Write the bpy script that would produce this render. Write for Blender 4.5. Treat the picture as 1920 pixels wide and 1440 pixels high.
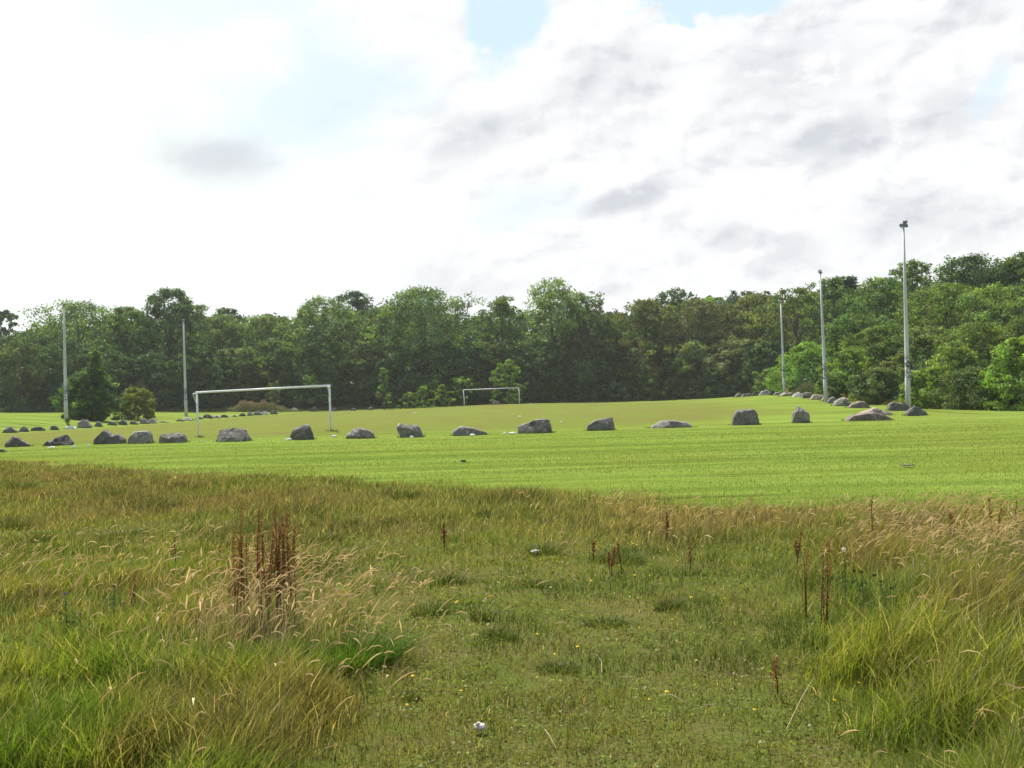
import bpy, bmesh, math, random
import numpy as np
from mathutils import Matrix, Vector, Euler, noise as mnoise

# ------------------------------------------------------------------ clear
for o in list(bpy.data.objects):
    bpy.data.objects.remove(o, do_unlink=True)
scene = bpy.context.scene
COL = scene.collection
R = math.radians
rng = np.random.default_rng(11)
random.seed(5)

# ------------------------------------------------------------------ camera
F = 2000.0                      # focal length in pixels of the 1920 px wide photograph
PITCH, ROLL, EYE = 0.86, 1.6, 1.6
cam_d = bpy.data.cameras.new('camera')
cam = bpy.data.objects.new('camera', cam_d)
COL.objects.link(cam)
cam_d.sensor_width = 36.0
cam_d.lens = F / 1920.0 * 36.0
cam_d.clip_start, cam_d.clip_end = 0.05, 6000.0
CM = Matrix.Translation((0, 0, EYE)) @ Matrix.Rotation(R(90 + PITCH), 4, 'X') @ Matrix.Rotation(R(-ROLL), 4, 'Z')
cam.matrix_world = CM
scene.camera = cam

# ------------------------------------------------------------------ light
SUN_AZ, SUN_EL = -26.0, 56.0    # azimuth from +Y towards +X
sd = Vector((math.sin(R(SUN_AZ)) * math.cos(R(SUN_EL)), math.cos(R(SUN_AZ)) * math.cos(R(SUN_EL)), math.sin(R(SUN_EL))))
sl = bpy.data.lights.new('sun', 'SUN')
sl.energy, sl.angle, sl.color = 5.0, R(0.53), (1.0, 0.94, 0.82)
so = bpy.data.objects.new('sun', sl)
so.rotation_euler = sd.to_track_quat('Z', 'Y').to_euler()
so.location = (0, 0, 60)
COL.objects.link(so)

scene.view_settings.view_transform = 'Standard'
scene.view_settings.look = 'None'
scene.view_settings.gamma = 1.0
scene.view_settings.use_curve_mapping = False
scene.view_settings.exposure = 0.86
scene.render.engine = 'CYCLES'
cy = scene.cycles
cy.max_bounces, cy.diffuse_bounces, cy.glossy_bounces = 6, 4, 2
cy.transmission_bounces, cy.transparent_max_bounces, cy.volume_bounces = 4, 4, 1
cy.caustics_reflective = cy.caustics_refractive = False
cy.use_denoising = True
try:
    cy.denoiser = 'OPENIMAGEDENOISE'
    cy.denoising_input_passes = 'RGB_ALBEDO_NORMAL'
    cy.denoising_prefilter = 'ACCURATE'
except Exception:
    pass

# ------------------------------------------------------------------ node helper
class NB:
    def __init__(s, tree):
        s.t = tree
    def n(s, typ, **kw):
        nd = s.t.nodes.new(typ)
        for k, v in kw.items():
            setattr(nd, k, v)
        return nd
    def put(s, sock, v):
        if isinstance(v, bpy.types.NodeSocket):
            s.t.links.new(v, sock)
        else:
            if hasattr(sock, 'default_value') and isinstance(v, (tuple, list)) and len(v) == 3 and sock.type == 'RGBA':
                v = (*v, 1.0)
            sock.default_value = v
    def m(s, op, a, b=None, c=None, clamp=False):
        nd = s.n('ShaderNodeMath', operation=op, use_clamp=clamp)
        s.put(nd.inputs[0], a)
        if b is not None: s.put(nd.inputs[1], b)
        if c is not None: s.put(nd.inputs[2], c)
        return nd.outputs[0]
    def sstep(s, x, lo, hi, o0=0.0, o1=1.0):
        nd = s.n('ShaderNodeMapRange', interpolation_type='SMOOTHSTEP')
        for i, v in enumerate((x, lo, hi, o0, o1)):
            s.put(nd.inputs[i], v)
        return nd.outputs[0]
    def mix(s, f, a, b, blend='MIX'):
        nd = s.n('ShaderNodeMix', data_type='RGBA', blend_type=blend)
        s.put(nd.inputs[0], f); s.put(nd.inputs[6], a); s.put(nd.inputs[7], b)
        return nd.outputs[2]
    def noise(s, vec, scale, detail=4.0, rough=0.55, dist=0.0):
        nd = s.n('ShaderNodeTexNoise')
        s.put(nd.inputs['Vector'], vec)
        nd.inputs['Scale'].default_value = scale
        nd.inputs['Detail'].default_value = detail
        nd.inputs['Roughness'].default_value = rough
        nd.inputs['Distortion'].default_value = dist
        return nd.outputs[0]
    def mapping(s, vec, scale=(1, 1, 1), rot=(0, 0, 0), loc=(0, 0, 0)):
        nd = s.n('ShaderNodeMapping')
        s.put(nd.inputs['Vector'], vec)
        nd.inputs['Location'].default_value = loc
        nd.inputs['Rotation'].default_value = rot
        nd.inputs['Scale'].default_value = scale
        return nd.outputs[0]
    def attr(s, name):
        return s.n('ShaderNodeAttribute', attribute_name=name)
    def bump(s, h, strength, dist):
        nd = s.n('ShaderNodeBump')
        nd.inputs['Strength'].default_value = strength
        nd.inputs['Distance'].default_value = dist
        s.put(nd.inputs['Height'], h)
        return nd.outputs[0]

# ------------------------------------------------------------------ sky
world = bpy.data.worlds.new('World')
scene.world = world
world.use_nodes = True
wt = world.node_tree
wt.nodes.clear()
w = NB(wt)
sky = w.n('ShaderNodeTexSky', sky_type='NISHITA', sun_disc=False)
sky.sun_elevation, sky.sun_rotation = R(SUN_EL), R(SUN_AZ)
sky.air_density, sky.dust_density, sky.ozone_density = 1.0, 1.5, 1.0
skyc = w.mix(1.0, sky.outputs[0], (0.105, 0.105, 0.105), 'MULTIPLY')
tc = w.n('ShaderNodeTexCoord')
sep = w.n('ShaderNodeSeparateXYZ')
w.put(sep.inputs[0], tc.outputs['Generated'])
dx, dy, dz = sep.outputs
az = w.m('MULTIPLY', w.m('ARCTAN2', dx, dy), 57.29578)
el = w.m('MULTIPLY', w.m('ARCSINE', dz), 57.29578)
cv = w.n('ShaderNodeCombineXYZ')
w.put(cv.inputs[0], w.m('MULTIPLY', az, 0.10)); w.put(cv.inputs[1], w.m('MULTIPLY', el, 0.16))
fb = w.noise(cv.outputs[0], 1.3, 9.0, 0.58, 0.4)            # billows
fb2 = w.noise(w.mapping(cv.outputs[0], loc=(3.1, 7.7, 0)), 0.45, 6.0, 0.55, 0.2)
fb3 = w.noise(w.mapping(cv.outputs[0], loc=(9.1, 1.7, 2)), 3.4, 8.0, 0.6, 0.3)
def ell(a, e, ra, re, rot=0.0, k=1.5):
    ca, sa = math.cos(R(rot)), math.sin(R(rot))
    p = w.m('SUBTRACT', az, a); q = w.m('SUBTRACT', el, e)
    u = w.m('DIVIDE', w.m('ADD', w.m('MULTIPLY', p, ca), w.m('MULTIPLY', q, sa)), ra)
    v = w.m('DIVIDE', w.m('SUBTRACT', w.m('MULTIPLY', q, ca), w.m('MULTIPLY', p, sa)), re)
    d = w.m('SQRT', w.m('ADD', w.m('MULTIPLY', u, u), w.m('MULTIPLY', v, v)))
    return w.m('ADD', w.m('ADD', d, w.m('MULTIPLY', w.m('SUBTRACT', fb, 0.5), k)), w.m('MULTIPLY', w.m('SUBTRACT', fb3, 0.5), k * .55))
def vmax(lst):
    r = lst[0]
    for x in lst[1:]:
        r = w.m('MAXIMUM', r, x)
    return r
# gaps in the cloud where pale blue shows
gaps = vmax([
    w.sstep(ell(-10.5, 15.6, 7.0, 3.4, 18, 2.0), 1.3, 0.3, 0, .75),
    w.sstep(ell(0.2, 20.3, 2.2, 3.3, -22, 1.9), 1.15, 0.74, 0, 1.0),
    w.sstep(ell(11.0, 20.5, 4.4, 1.7, -4, 2.0), 1.08, 0.84, 0, 1.0),
    w.sstep(ell(24.6, 14.2, 2.2, 0.7, 60, 2.4), 1.1, 0.2, 0, .6),
    w.sstep(ell(0.5, 10.2, 4.0, 1.3, 10, 2.4), 1.25, 0.1, 0, .42),
    w.sstep(ell(-15.0, 20.5, 7.0, 1.7, 12, 2.0), 1.2, 0.5, 0, .55),
])
shade = vmax([
    w.sstep(ell(-15.0, 12.8, 4.2, 1.5, 0, 1.3), 1.15, 0.1, 0, 1.0),
    w.sstep(ell(-2.0, 14.0, 4.5, 1.5, 14, 1.3), 1.2, 0.2, 0, .75),
    w.sstep(ell(6.9, 10.6, 3.2, 0.9, 12, 1.2), 1.15, 0.25, 0, 1.25),
    w.sstep(ell(6.0, 16.0, 4.5, 2.5, 10, 1.5), 1.3, 0.2, 0, .45),
    w.sstep(ell(14.5, 16.0, 4.5, 2.6, 5, 1.5), 1.3, 0.2, 0, .5),
    w.sstep(ell(17.0, 12.8, 3.2, 1.6, 10, 1.4), 1.25, 0.2, 0, .95),
    w.sstep(ell(23.0, 13.4, 3.0, 1.5, 0, 1.4), 1.25, 0.2, 0, .7),
    w.sstep(ell(14.0, 7.5, 3.6, 1.2, -5, 1.4), 1.3, 0.2, 0, .75),
    w.sstep(ell(-2.0, 6.3, 4.0, 1.2, 0, 1.4), 1.3, 0.2, 0, .5),
    w.sstep(ell(21.0, 8.0, 5.0, 2.2, 0, 1.6), 1.3, 0.2, 0, .45),
    w.sstep(ell(24.0, 19.0, 3.2, 1.6, 0, 1.4), 1.25, 0.2, 0, .45),
])
fbl = w.noise(cv.outputs[0], 1.9, 6.0, 0.52, 0.2)
fbo = w.noise(w.mapping(cv.outputs[0], loc=(-0.04, 0.075, 0)), 1.9, 6.0, 0.52, 0.2)
relief = w.m('MULTIPLY', w.sstep(w.m('SUBTRACT', fbo, fbl), -0.02, 0.17), w.sstep(az, -14.0, 6.0, 0.10, 0.78))
bright = w.m('MULTIPLY', w.sstep(w.m('SUBTRACT', fbl, fbo), 0.02, 0.14), w.sstep(az, -14.0, 6.0, 0.1, 0.7))
wisp = w.m('MULTIPLY', w.sstep(fb3, 0.46, 0.70), w.sstep(az, -8.0, 8.0, 0.06, 0.34))
shade = w.m('ADD', w.m('MULTIPLY', shade, w.m('ADD', 0.75, w.m('MULTIPLY', fb3, 0.5))), wisp)
shade = w.m('MAXIMUM', w.m('SUBTRACT', w.m('ADD', shade, relief), bright), 0.0)
cloud_lit = w.mix(w.sstep(az, -26.0, 2.0), (0.56, 0.595, 0.58), (0.555, 0.56, 0.565))
cloud_dim = (0.37, 0.385, 0.415)
cl = w.mix(w.m('MULTIPLY', gaps, w.sstep(az, -22.0, -2.0, 0.55, 1.0)), cloud_lit, (0.385, 0.49, 0.57))
solid = w.m('SUBTRACT', 1.0, w.m('MULTIPLY', gaps, w.sstep(az, -8.0, -3.0, 0.2, 0.9)))
cl = w.mix(w.m('MULTIPLY', w.m('MULTIPLY', shade, 0.85), solid, clamp=True), cl, cloud_dim)
# higher up and behind the camera the clouds thin out to blue sky
high = w.sstep(w.m('ADD', w.m('MULTIPLY', w.m('SUBTRACT', fb2, 0.5), 60.0), el), 22.0, 36.0)
back = w.sstep(w.m('ABSOLUTE', az), 40.0, 95.0)
thin = w.m('MAXIMUM', w.m('MULTIPLY', high, 0.95), w.m('MULTIPLY', back, w.sstep(fb2, 0.42, 0.58, 0.35, 1.0)))
final = w.mix(thin, cl, skyc)
bg = w.n('ShaderNodeBackground')
w.put(bg.inputs[0], final)
bg.inputs[1].default_value = 1.0
wo = w.n('ShaderNodeOutputWorld')
wt.links.new(bg.outputs[0], wo.inputs[0])

# ------------------------------------------------------------------ helpers: pixels of the photograph -> world
CR = np.array(CM.to_3x3())
def at(px, py, depth):
    d = CR @ np.array(((px - 960) / F, -(py - 720) / F, -1.0))
    k = depth / d[1]
    return np.array((d[0] * k, depth, EYE + d[2] * k))
def flat(px, py, z=0.0):
    d = CR @ np.array(((px - 960) / F, -(py - 720) / F, -1.0))
    k = (z - EYE) / d[2]
    return np.array((d[0] * k, d[1] * k, z))

_tab = np.random.default_rng(3).random((64, 256, 256)).astype(np.float32)
def vn(x, y, scale, seed=0):
    x = np.asarray(x) / scale + 100.0; y = np.asarray(y) / scale + 100.0
    xi = np.floor(x).astype(int); yi = np.floor(y).astype(int)
    fx = x - xi; fy = y - yi
    fx = fx * fx * (3 - 2 * fx); fy = fy * fy * (3 - 2 * fy)
    t = _tab[seed % 64]
    g = lambda i, j: t[i & 255, j & 255]
    return (g(xi, yi) * (1 - fx) + g(xi + 1, yi) * fx) * (1 - fy) + (g(xi, yi + 1) * (1 - fx) + g(xi + 1, yi + 1) * fx) * fy
def fbm(x, y, scale, seed=0, oct=3):
    r, a, tot = 0, 1.0, 0
    for k in range(oct):
        r = r + a * vn(x, y, scale / 2 ** k, seed + k); tot += a; a *= 0.55
    return r / tot
def ss(x, a, b):
    t = np.clip((np.asarray(x, float) - a) / (b - a), 0, 1)
    return t * t * (3 - 2 * t)

# the two lines of boulders down the sides of the pitch and the line at its far end
def depth_left(px): return 100000.0 / (1164 - px)
def depth_right(px): return 36000.0 / (px - 1164)

# ------------------------------------------------------------------ terrain heights
ctrl = []
for X in (-45, -25, -10, 0, 10, 25, 45):
    for Y in (-10, 4, 14, 26, 38):
        ctrl.append((X, Y, 0.0))
def cp(px, py, d):
    ctrl.append(tuple(at(px, py, d)))
for a in ((372, 820, 57.4), (620, 808, 56.7), (870, 762, 157.5), (973, 758, 156.5), (1703, 767, 66), (1549, 752, 93), (1471, 742, 117),
          (124, 787, 104), (349, 779, 130),
          (589, 772, 167), (695, 769, 166), (30, 838, 50.5), (210, 832, 50), (440, 828, 49), (770, 820, 49.5), (1000, 812, 51), (1255, 802, 53), (1400, 797, 54),
          (1630, 788, 56.5), (1720, 781, 61), (1390, 746, 158), (0, 775, 150), (300, 771, 166), (600, 768, 174), (1000, 755, 180), (1300, 745, 178),
          (1600, 758, 92), (1750, 767, 78), (1900, 771, 72), (165, 789, 113), (250, 785, 121), (900, 785, 90), (1150, 768, 105), (700, 790, 90), (-300, 800, 90), (-300, 780, 150)):
    cp(*a)
ctrl += [(60, 90, 2.5), (75, 130, 6.0), (55, 165, 3.5), (40, 205, 2.6), (0, 215, 2.0), (-60, 205, 2.0), (-110, 200, 2.0), (-110, 60, 0.5), (110, 60, 3.0), (110, 200, 8.0), (70, 30, 0.3)]
for px_, py_ in ((-60, 817), (19, 812), (75, 808), (132, 805), (180, 801.5), (231, 798), (290, 794), (352, 789.5), (400, 785.5), (440, 782), (480, 779), (513, 777)):
    p_ = at(px_, py_, depth_left(px_))
    ctrl += [tuple(p_), (p_[0] + 4, p_[1] - .4, p_[2] - .02), (p_[0] + 12, p_[1] - 1.2, p_[2] - .02)]
ctrl = np.array(ctrl)
def _phi(r2): return 0.5 * r2 * np.log(r2 + 1e-9)
_S = 30.0
_P = ctrl[:, :2] / _S
_n = len(ctrl)
_K = _phi(((_P[:, None] - _P[None]) ** 2).sum(-1)) + np.eye(_n) * 0.006
_Q = np.c_[np.ones(_n), _P]
_A = np.block([[_K, _Q], [_Q.T, np.zeros((3, 3))]])
_sol = np.linalg.solve(_A, np.r_[ctrl[:, 2], np.zeros(3)])
def ground_z(x, y):
    x = np.atleast_1d(np.asarray(x, float)); y = np.atleast_1d(np.asarray(y, float))
    xc = np.clip(x, -115, 115) / _S; yc = np.clip(y, -10, 215) / _S
    out = np.empty(len(x))
    for i in range(0, len(x), 20000):
        s = slice(i, i + 20000)
        r2 = (xc[s, None] - _P[None, :, 0]) ** 2 + (yc[s, None] - _P[None, :, 1]) ** 2
        out[s] = _phi(r2) @ _sol[:_n] + _sol[_n] + _sol[_n + 1] * xc[s] + _sol[_n + 2] * yc[s]
    rg = rough_mask(x, y)
    out += rg * ((fbm(x, y, 2.2, 40) - 0.5) * 0.12 + (fbm(x, y, 0.6, 44) - 0.5) * 0.11)
    return out
def gz(x, y): return float(ground_z(x, y)[0])

# edge between the rough grass and the mown grass, as distance over view angle
_ed = np.array([flat(*p)[:2] for p in ((-700, 850), (-300, 862), (0, 868), (250, 884), (500, 895), (700, 906), (1000, 926), (1200, 942), (1500, 958), (1700, 962), (1900, 966), (2300, 960))])
_eu = _ed[:, 0] / _ed[:, 1]
def edge_y(x, y):
    u = np.clip(x / np.maximum(y, 1.0), -0.85, 0.75)
    return np.interp(u, _eu, _ed[:, 1])
def rough_mask(x, y):
    e = edge_y(x, y)
    return 1 - ss((y - e) / e + (fbm(x, y, 1.3, 50) - 0.5) * 0.24, -0.06, 0.06)
# the far edge of the open grass, where the wood begins
_we = np.array([at(*p)[:2] for p in ((-500, 785, 140), (-200, 778, 145), (0, 775, 150), (300, 771, 166), (600, 768, 174), (1000, 755, 180), (1300, 745, 178), (1410, 744, 165), (1490, 747, 125), (1600, 757, 95), (1750, 765, 80), (1900, 770, 72), (2200, 785, 62))])
_wu = _we[:, 0] / _we[:, 1]
def wood_y(x, y):
    return np.interp(x / np.maximum(y, 1.0), _wu, _we[:, 1])

# ------------------------------------------------------------------ mesh helpers
def mesh_np(name, V, faces_n, idx, tint=None, smooth=False):
    me = bpy.data.meshes.new(name)
    V = np.ascontiguousarray(V, np.float32)
    me.vertices.add(len(V)); me.vertices.foreach_set('co', V.ravel())
    me.loops.add(len(idx)); me.loops.foreach_set('vertex_index', np.ascontiguousarray(idx, np.int32))
    faces_n = np.asarray(faces_n, np.int32)
    me.polygons.add(len(faces_n))
    me.polygons.foreach_set('loop_start', np.r_[0, np.cumsum(faces_n)[:-1]].astype(np.int32))
    me.polygons.foreach_set('loop_total', faces_n)
    if smooth:
        me.polygons.foreach_set('use_smooth', np.ones(len(faces_n), bool))
    if tint is not None:
        a = me.attributes.new('tint', 'FLOAT_COLOR', 'POINT')
        a.data.foreach_set('color', np.c_[tint, np.ones(len(tint))].astype(np.float32).ravel())
    me.update(calc_edges=True)
    return me
def link(name, me, mat, parent=None):
    o = bpy.data.objects.new(name, me)
    if mat is not None:
        me.materials.clear(); me.materials.append(mat)
    COL.objects.link(o)
    o.parent = parent
    return o
def tag(o, label=None, cat=None, group=None, kind=None):
    if label: o['label'] = label
    if cat: o['category'] = cat
    if group: o['group'] = group
    if kind: o['kind'] = kind
    return o
def empty(name, loc, label, cat, group=None, rz=0.0):
    o = bpy.data.objects.new(name, None)
    o.empty_display_size = 0.3
    o.location = loc; o.rotation_euler = (0, 0, rz)
    COL.objects.link(o)
    return tag(o, label, cat, group)
class MB:
    """collects simple shapes into one mesh"""
    def __init__(s): s.v, s.f = [], []
    def tube(s, pts, rad, n=8, cap=True):
        b = len(s.v)
        pts = [Vector(p) for p in pts]
        if not hasattr(rad, '__len__'): rad = [rad] * len(pts)
        prev = None
        for i, p in enumerate(pts):
            t = (pts[min(i + 1, len(pts) - 1)] - pts[max(i - 1, 0)]).normalized()
            ref = Vector((0, 0, 1)) if abs(t.z) < 0.9 else Vector((1, 0, 0))
            a = t.cross(ref).normalized() if prev is None else (prev - t * prev.dot(t)).normalized()
            prev = a
            c = t.cross(a)
            for k in range(n):
                an = 2 * math.pi * k / n
                s.v.append(p + (a * math.cos(an) + c * math.sin(an)) * rad[i])
        for i in range(len(pts) - 1):
            for k in range(n):
                s.f.append((b + i * n + k, b + i * n + (k + 1) % n, b + (i + 1) * n + (k + 1) % n, b + (i + 1) * n + k))
        if cap:
            s.f.append(tuple(b + k for k in range(n))[::-1])
            s.f.append(tuple(b + (len(pts) - 1) * n + k for k in range(n)))
    def box(s, c, size, rot=None, taper=1.0):
        b = len(s.v)
        M = rot if rot is not None else Matrix.Identity(3)
        for sx in (-.5, .5):
            for sy in (-.5, .5):
                for sz in (-.5, .5):
                    k = taper if sy > 0 else 1.0
                    s.v.append(Vector(c) + M @ Vector((sx * size[0] * k, sy * size[1], sz * size[2] * k)))
        for q in ((0, 1, 3, 2), (4, 6, 7, 5), (0, 4, 5, 1), (2, 3, 7, 6), (0, 2, 6, 4), (1, 5, 7, 3)):
            s.f.append(tuple(b + i for i in q))
    def build(s, name, mat, parent=None, smooth=False):
        me = bpy.data.meshes.new(name)
        me.from_pydata([tuple(v) for v in s.v], [], s.f)
        if smooth:
            me.polygons.foreach_set('use_smooth', np.ones(len(me.polygons), bool))
        me.update()
        return link(name, me, mat, parent)

# ------------------------------------------------------------------ materials
def new_mat(name):
    m = bpy.data.materials.new(name); m.use_nodes = True
    m.node_tree.nodes.clear()
    return m, NB(m.node_tree)
def leaf_mat(name, trans=0.42, gloss=0.03, tcol=(1.12, 1.22, 0.60)):
    m, b = new_mat(name)
    c = b.attr('tint').outputs['Color']
    d = b.n('ShaderNodeBsdfDiffuse'); b.put(d.inputs[0], c)
    t = b.n('ShaderNodeBsdfTranslucent'); b.put(t.inputs[0], b.mix(1.0, c, tcol, 'MULTIPLY'))
    x = b.n('ShaderNodeMixShader'); x.inputs[0].default_value = trans
    m.node_tree.links.new(d.outputs[0], x.inputs[1]); m.node_tree.links.new(t.outputs[0], x.inputs[2])
    g = b.n('ShaderNodeBsdfGlossy'); g.inputs['Roughness'].default_value = 0.45
    g.inputs[0].default_value = (0.9, 0.95, 0.85, 1)
    y = b.n('ShaderNodeMixShader'); y.inputs[0].default_value = gloss
    m.node_tree.links.new(x.outputs[0], y.inputs[1]); m.node_tree.links.new(g.outputs[0], y.inputs[2])
    o = b.n('ShaderNodeOutputMaterial'); m.node_tree.links.new(y.outputs[0], o.inputs[0])
    return m
LEAF = leaf_mat('tree_leaves', 0.46, 0.010)
GRASS = leaf_mat('grass_blades', 0.5, 0.012, (1.3, 1.3, 0.6))
STRAW = leaf_mat('dry_stalks', 0.35, 0.004, (1.15, 1.05, 0.8))
def pbr(name, col, rough=0.8, var=0.25, scale=3.0, bump=0.0, bscale=20.0, metal=0.0, col2=None):
    m, b = new_mat(name)
    co = b.n('ShaderNodeTexCoord').outputs['Object']
    nz = b.noise(co, scale, 6, 0.6)
    c = b.mix(b.sstep(nz, 0.3, 0.7), tuple(x * (1 - var) for x in col), col2 or tuple(min(1, x * (1 + var)) for x in col))
    p = b.n('ShaderNodeBsdfPrincipled')
    b.put(p.inputs['Base Color'], c); p.inputs['Roughness'].default_value = rough; p.inputs['Metallic'].default_value = metal
    if bump:
        b.put(p.inputs['Normal'], b.bump(b.noise(co, bscale, 6, 0.65), 1.0, bump))
    o = b.n('ShaderNodeOutputMaterial'); m.node_tree.links.new(p.outputs[0], o.inputs[0])
    return m
BARK = pbr('bark', (0.10, 0.085, 0.065), 0.9, 0.4, 2.0, 0.03, 8.0)
PAINT = pbr('white_goal_paint', (0.74, 0.76, 0.76), 0.45, 0.10, 3.0)
LAMP_BODY = pbr('lamp_housing', (0.16, 0.17, 0.18), 0.5, 0.2, 3.0)
LAMP_GLASS = pbr('lamp_glass', (0.55, 0.58, 0.6), 0.15, 0.1, 3.0)
LITTER = pbr('litter_paper', (0.78, 0.79, 0.80), 0.7, 0.08, 30.0)
LITTER_DULL = pbr('litter_dull', (0.52, 0.48, 0.40), 0.8, 0.5, 60.0)
CUTTINGS = pbr('dry_cuttings', (0.11, 0.105, 0.05), 0.95, 0.4, 8.0, 0.02, 30.0)
LITTER_BLUE = pbr('litter_plastic', (0.5, 0.6, 0.75), 0.5, 0.1, 30.0)
SOIL = pbr('soil', (0.07, 0.055, 0.035), 0.95, 0.4, 8.0, 0.02, 30.0)

def rock_mat(name, a, bcol, lich):
    m, b = new_mat(name)
    oi = b.n('ShaderNodeObjectInfo')
    co = b.n('ShaderNodeTexCoord').outputs['Object']
    sh = b.n('ShaderNodeVectorMath', operation='ADD')
    b.put(sh.inputs[0], co)
    cb = b.n('ShaderNodeCombineXYZ'); b.put(cb.inputs[0], b.m('MULTIPLY', oi.outputs['Random'], 37.0)); b.put(sh.inputs[1], cb.outputs[0])
    v = sh.outputs[0]
    c = b.mix(b.sstep(b.noise(v, 2.2, 8, 0.65, 0.6), 0.32, 0.68), a, bcol)
    c = b.mix(b.sstep(b.noise(v, 5.0, 8, 0.72), 0.54, 0.64, 0, 0.7), c, lich)
    c = b.mix(b.sstep(b.noise(v, 4.0, 4, 0.6, 2.0), 0.60, 0.72, 0, 0.6), c, tuple(x * 0.55 for x in a))
    vo = b.n('ShaderNodeTexVoronoi', feature='DISTANCE_TO_EDGE'); vo.inputs['Scale'].default_value = 1.7
    wv = b.n('ShaderNodeVectorMath', operation='ADD'); b.put(wv.inputs[0], v)
    cw = b.n('ShaderNodeCombineXYZ'); b.put(cw.inputs[0], b.m('MULTIPLY', b.noise(v, 3.0, 4, 0.6), 0.5)); b.put(cw.inputs[2], b.m('MULTIPLY', b.noise(v, 2.3, 4, 0.6), 0.5)); b.put(wv.inputs[1], cw.outputs[0])
    b.put(vo.inputs['Vector'], wv.outputs[0])
    c = b.mix(b.sstep(vo.outputs['Distance'], 0.0, 0.035, 0.75, 0.0), c, (0.03, 0.028, 0.025))
    c = b.mix(1.0, c, b.mix(oi.outputs['Random'], (0.70, 0.68, 0.65), (1.25, 1.22, 1.15)), 'MULTIPLY')
    p = b.n('ShaderNodeBsdfPrincipled'); b.put(p.inputs['Base Color'], c); p.inputs['Roughness'].default_value = 0.85
    h = b.m('ADD', b.noise(v, 6.0, 10, 0.7), b.m('MULTIPLY', b.noise(v, 26.0, 6, 0.7), 0.35))
    b.put(p.inputs['Normal'], b.bump(h, 1.0, 0.09))
    o = b.n('ShaderNodeOutputMaterial'); m.node_tree.links.new(p.outputs[0], o.inputs[0])
    return m
ROCKS = {
    'dark': rock_mat('dark_rock', (0.062, 0.058, 0.054), (0.125, 0.116, 0.106), (0.36, 0.35, 0.32)),
    'grey': rock_mat('grey_rock', (0.118, 0.110, 0.098), (0.225, 0.210, 0.185), (0.50, 0.485, 0.44)),
    'pink': rock_mat('pinkish_rock', (0.165, 0.125, 0.10), (0.30, 0.235, 0.195), (0.46, 0.42, 0.37)),
    'pale': rock_mat('pale_rock', (0.40, 0.395, 0.38), (0.60, 0.585, 0.56), (0.70, 0.69, 0.66)),
}

# ------------------------------------------------------------------ ground
def ground_material():
    m, b = new_mat('ground')
    geo = b.n('ShaderNodeNewGeometry').outputs['Position']
    rough = b.attr('rough').outputs['Fac']; pitch = b.attr('pitch').outputs['Fac']; wood = b.attr('wood').outputs['Fac']; lush = b.attr('lush').outputs['Fac']
    n_big = b.noise(geo, 0.10, 4, 0.6)
    n_mid = b.noise(geo, 0.7, 5, 0.65)
    n_fine = b.noise(geo, 9.0, 6, 0.7)
    st = b.mapping(geo, scale=(0.025, 0.55, 1.0), rot=(0, 0, R(2)))
    streak = b.noise(st, 1.0, 4, 0.72, 0.25)
    st2 = b.mapping(geo, scale=(0.16, 1.5, 1.0), rot=(0, 0, R(2)), loc=(5, 3, 0))
    cutt = b.noise(st2, 1.0, 5, 0.62, 0.5)
    mown = b.mix(b.sstep(streak, 0.34, 0.66), (0.108, 0.160, 0.027), (0.180, 0.246, 0.046))
    mown = b.mix(b.sstep(n_big, 0.42, 0.62, 0, 0.5), mown, (0.150, 0.175, 0.034))
    mown = b.mix(b.sstep(n_fine, 0.55, 0.75, 0, 0.45), mown, (0.075, 0.12, 0.014))
    mown = b.mix(b.m('MULTIPLY', b.sstep(cutt, 0.56, 0.67), 0.85), mown, (0.065, 0.085, 0.02))
    # the playing surface: worn, dry and yellowish brown, mown in stripes across it
    pst = b.noise(b.mapping(geo, scale=(0.35, 0.05, 1.0), rot=(0, 0, R(-6))), 1.0, 4, 0.6, 0.2)
    pcol = b.mix(b.sstep(n_mid, 0.3, 0.7), (0.134, 0.134, 0.036), (0.130, 0.150, 0.036))
    pcol = b.mix(b.sstep(pst, 0.40, 0.62, 0, 0.55), pcol, (0.130, 0.174, 0.034))
    pcol = b.mix(b.sstep(n_fine, 0.5, 0.75, 0, 0.35), pcol, (0.11, 0.10, 0.025))
    pm = b.m('MULTIPLY', pitch, b.sstep(b.m('ADD', pitch, b.m('MULTIPLY', b.m('SUBTRACT', n_big, 0.5), 1.0)), 0.15, 0.6))
    c = b.mix(pm, mown, pcol)
    wear = b.attr('wear').outputs['Fac']
    c = b.mix(b.sstep(b.m('ADD', wear, b.m('MULTIPLY', b.m('SUBTRACT', n_mid, 0.5), 0.9)), 0.35, 0.75, 0, 0.75), c, (0.150, 0.108, 0.050))
    thatch = b.mix(b.sstep(n_mid, 0.3, 0.7), (0.085, 0.105, 0.024), (0.125, 0.105, 0.042))
    thatch = b.mix(b.sstep(n_fine, 0.45, 0.7), thatch, (0.10, 0.135, 0.026))
    lushc = b.mix(n_mid, (0.07, 0.13, 0.02), (0.10, 0.15, 0.025))
    thatch = b.mix(lush, thatch, lushc)
    c = b.mix(rough, c, thatch)
    litter = b.mix(n_mid, (0.045, 0.045, 0.02), (0.075, 0.06, 0.035))
    c = b.mix(wood, c, litter)
    d = b.n('ShaderNodeBsdfDiffuse'); b.put(d.inputs[0], c)
    h = b.m('ADD', n_fine, b.m('MULTIPLY', b.noise(geo, 40.0, 3, 0.7), 0.5))
    b.put(d.inputs['Normal'], b.bump(h, 0.9, 0.05))
    o = b.n('ShaderNodeOutputMaterial'); m.node_tree.links.new(d.outputs[0], o.inputs[0])
    return m
GROUND = ground_material()

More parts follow.
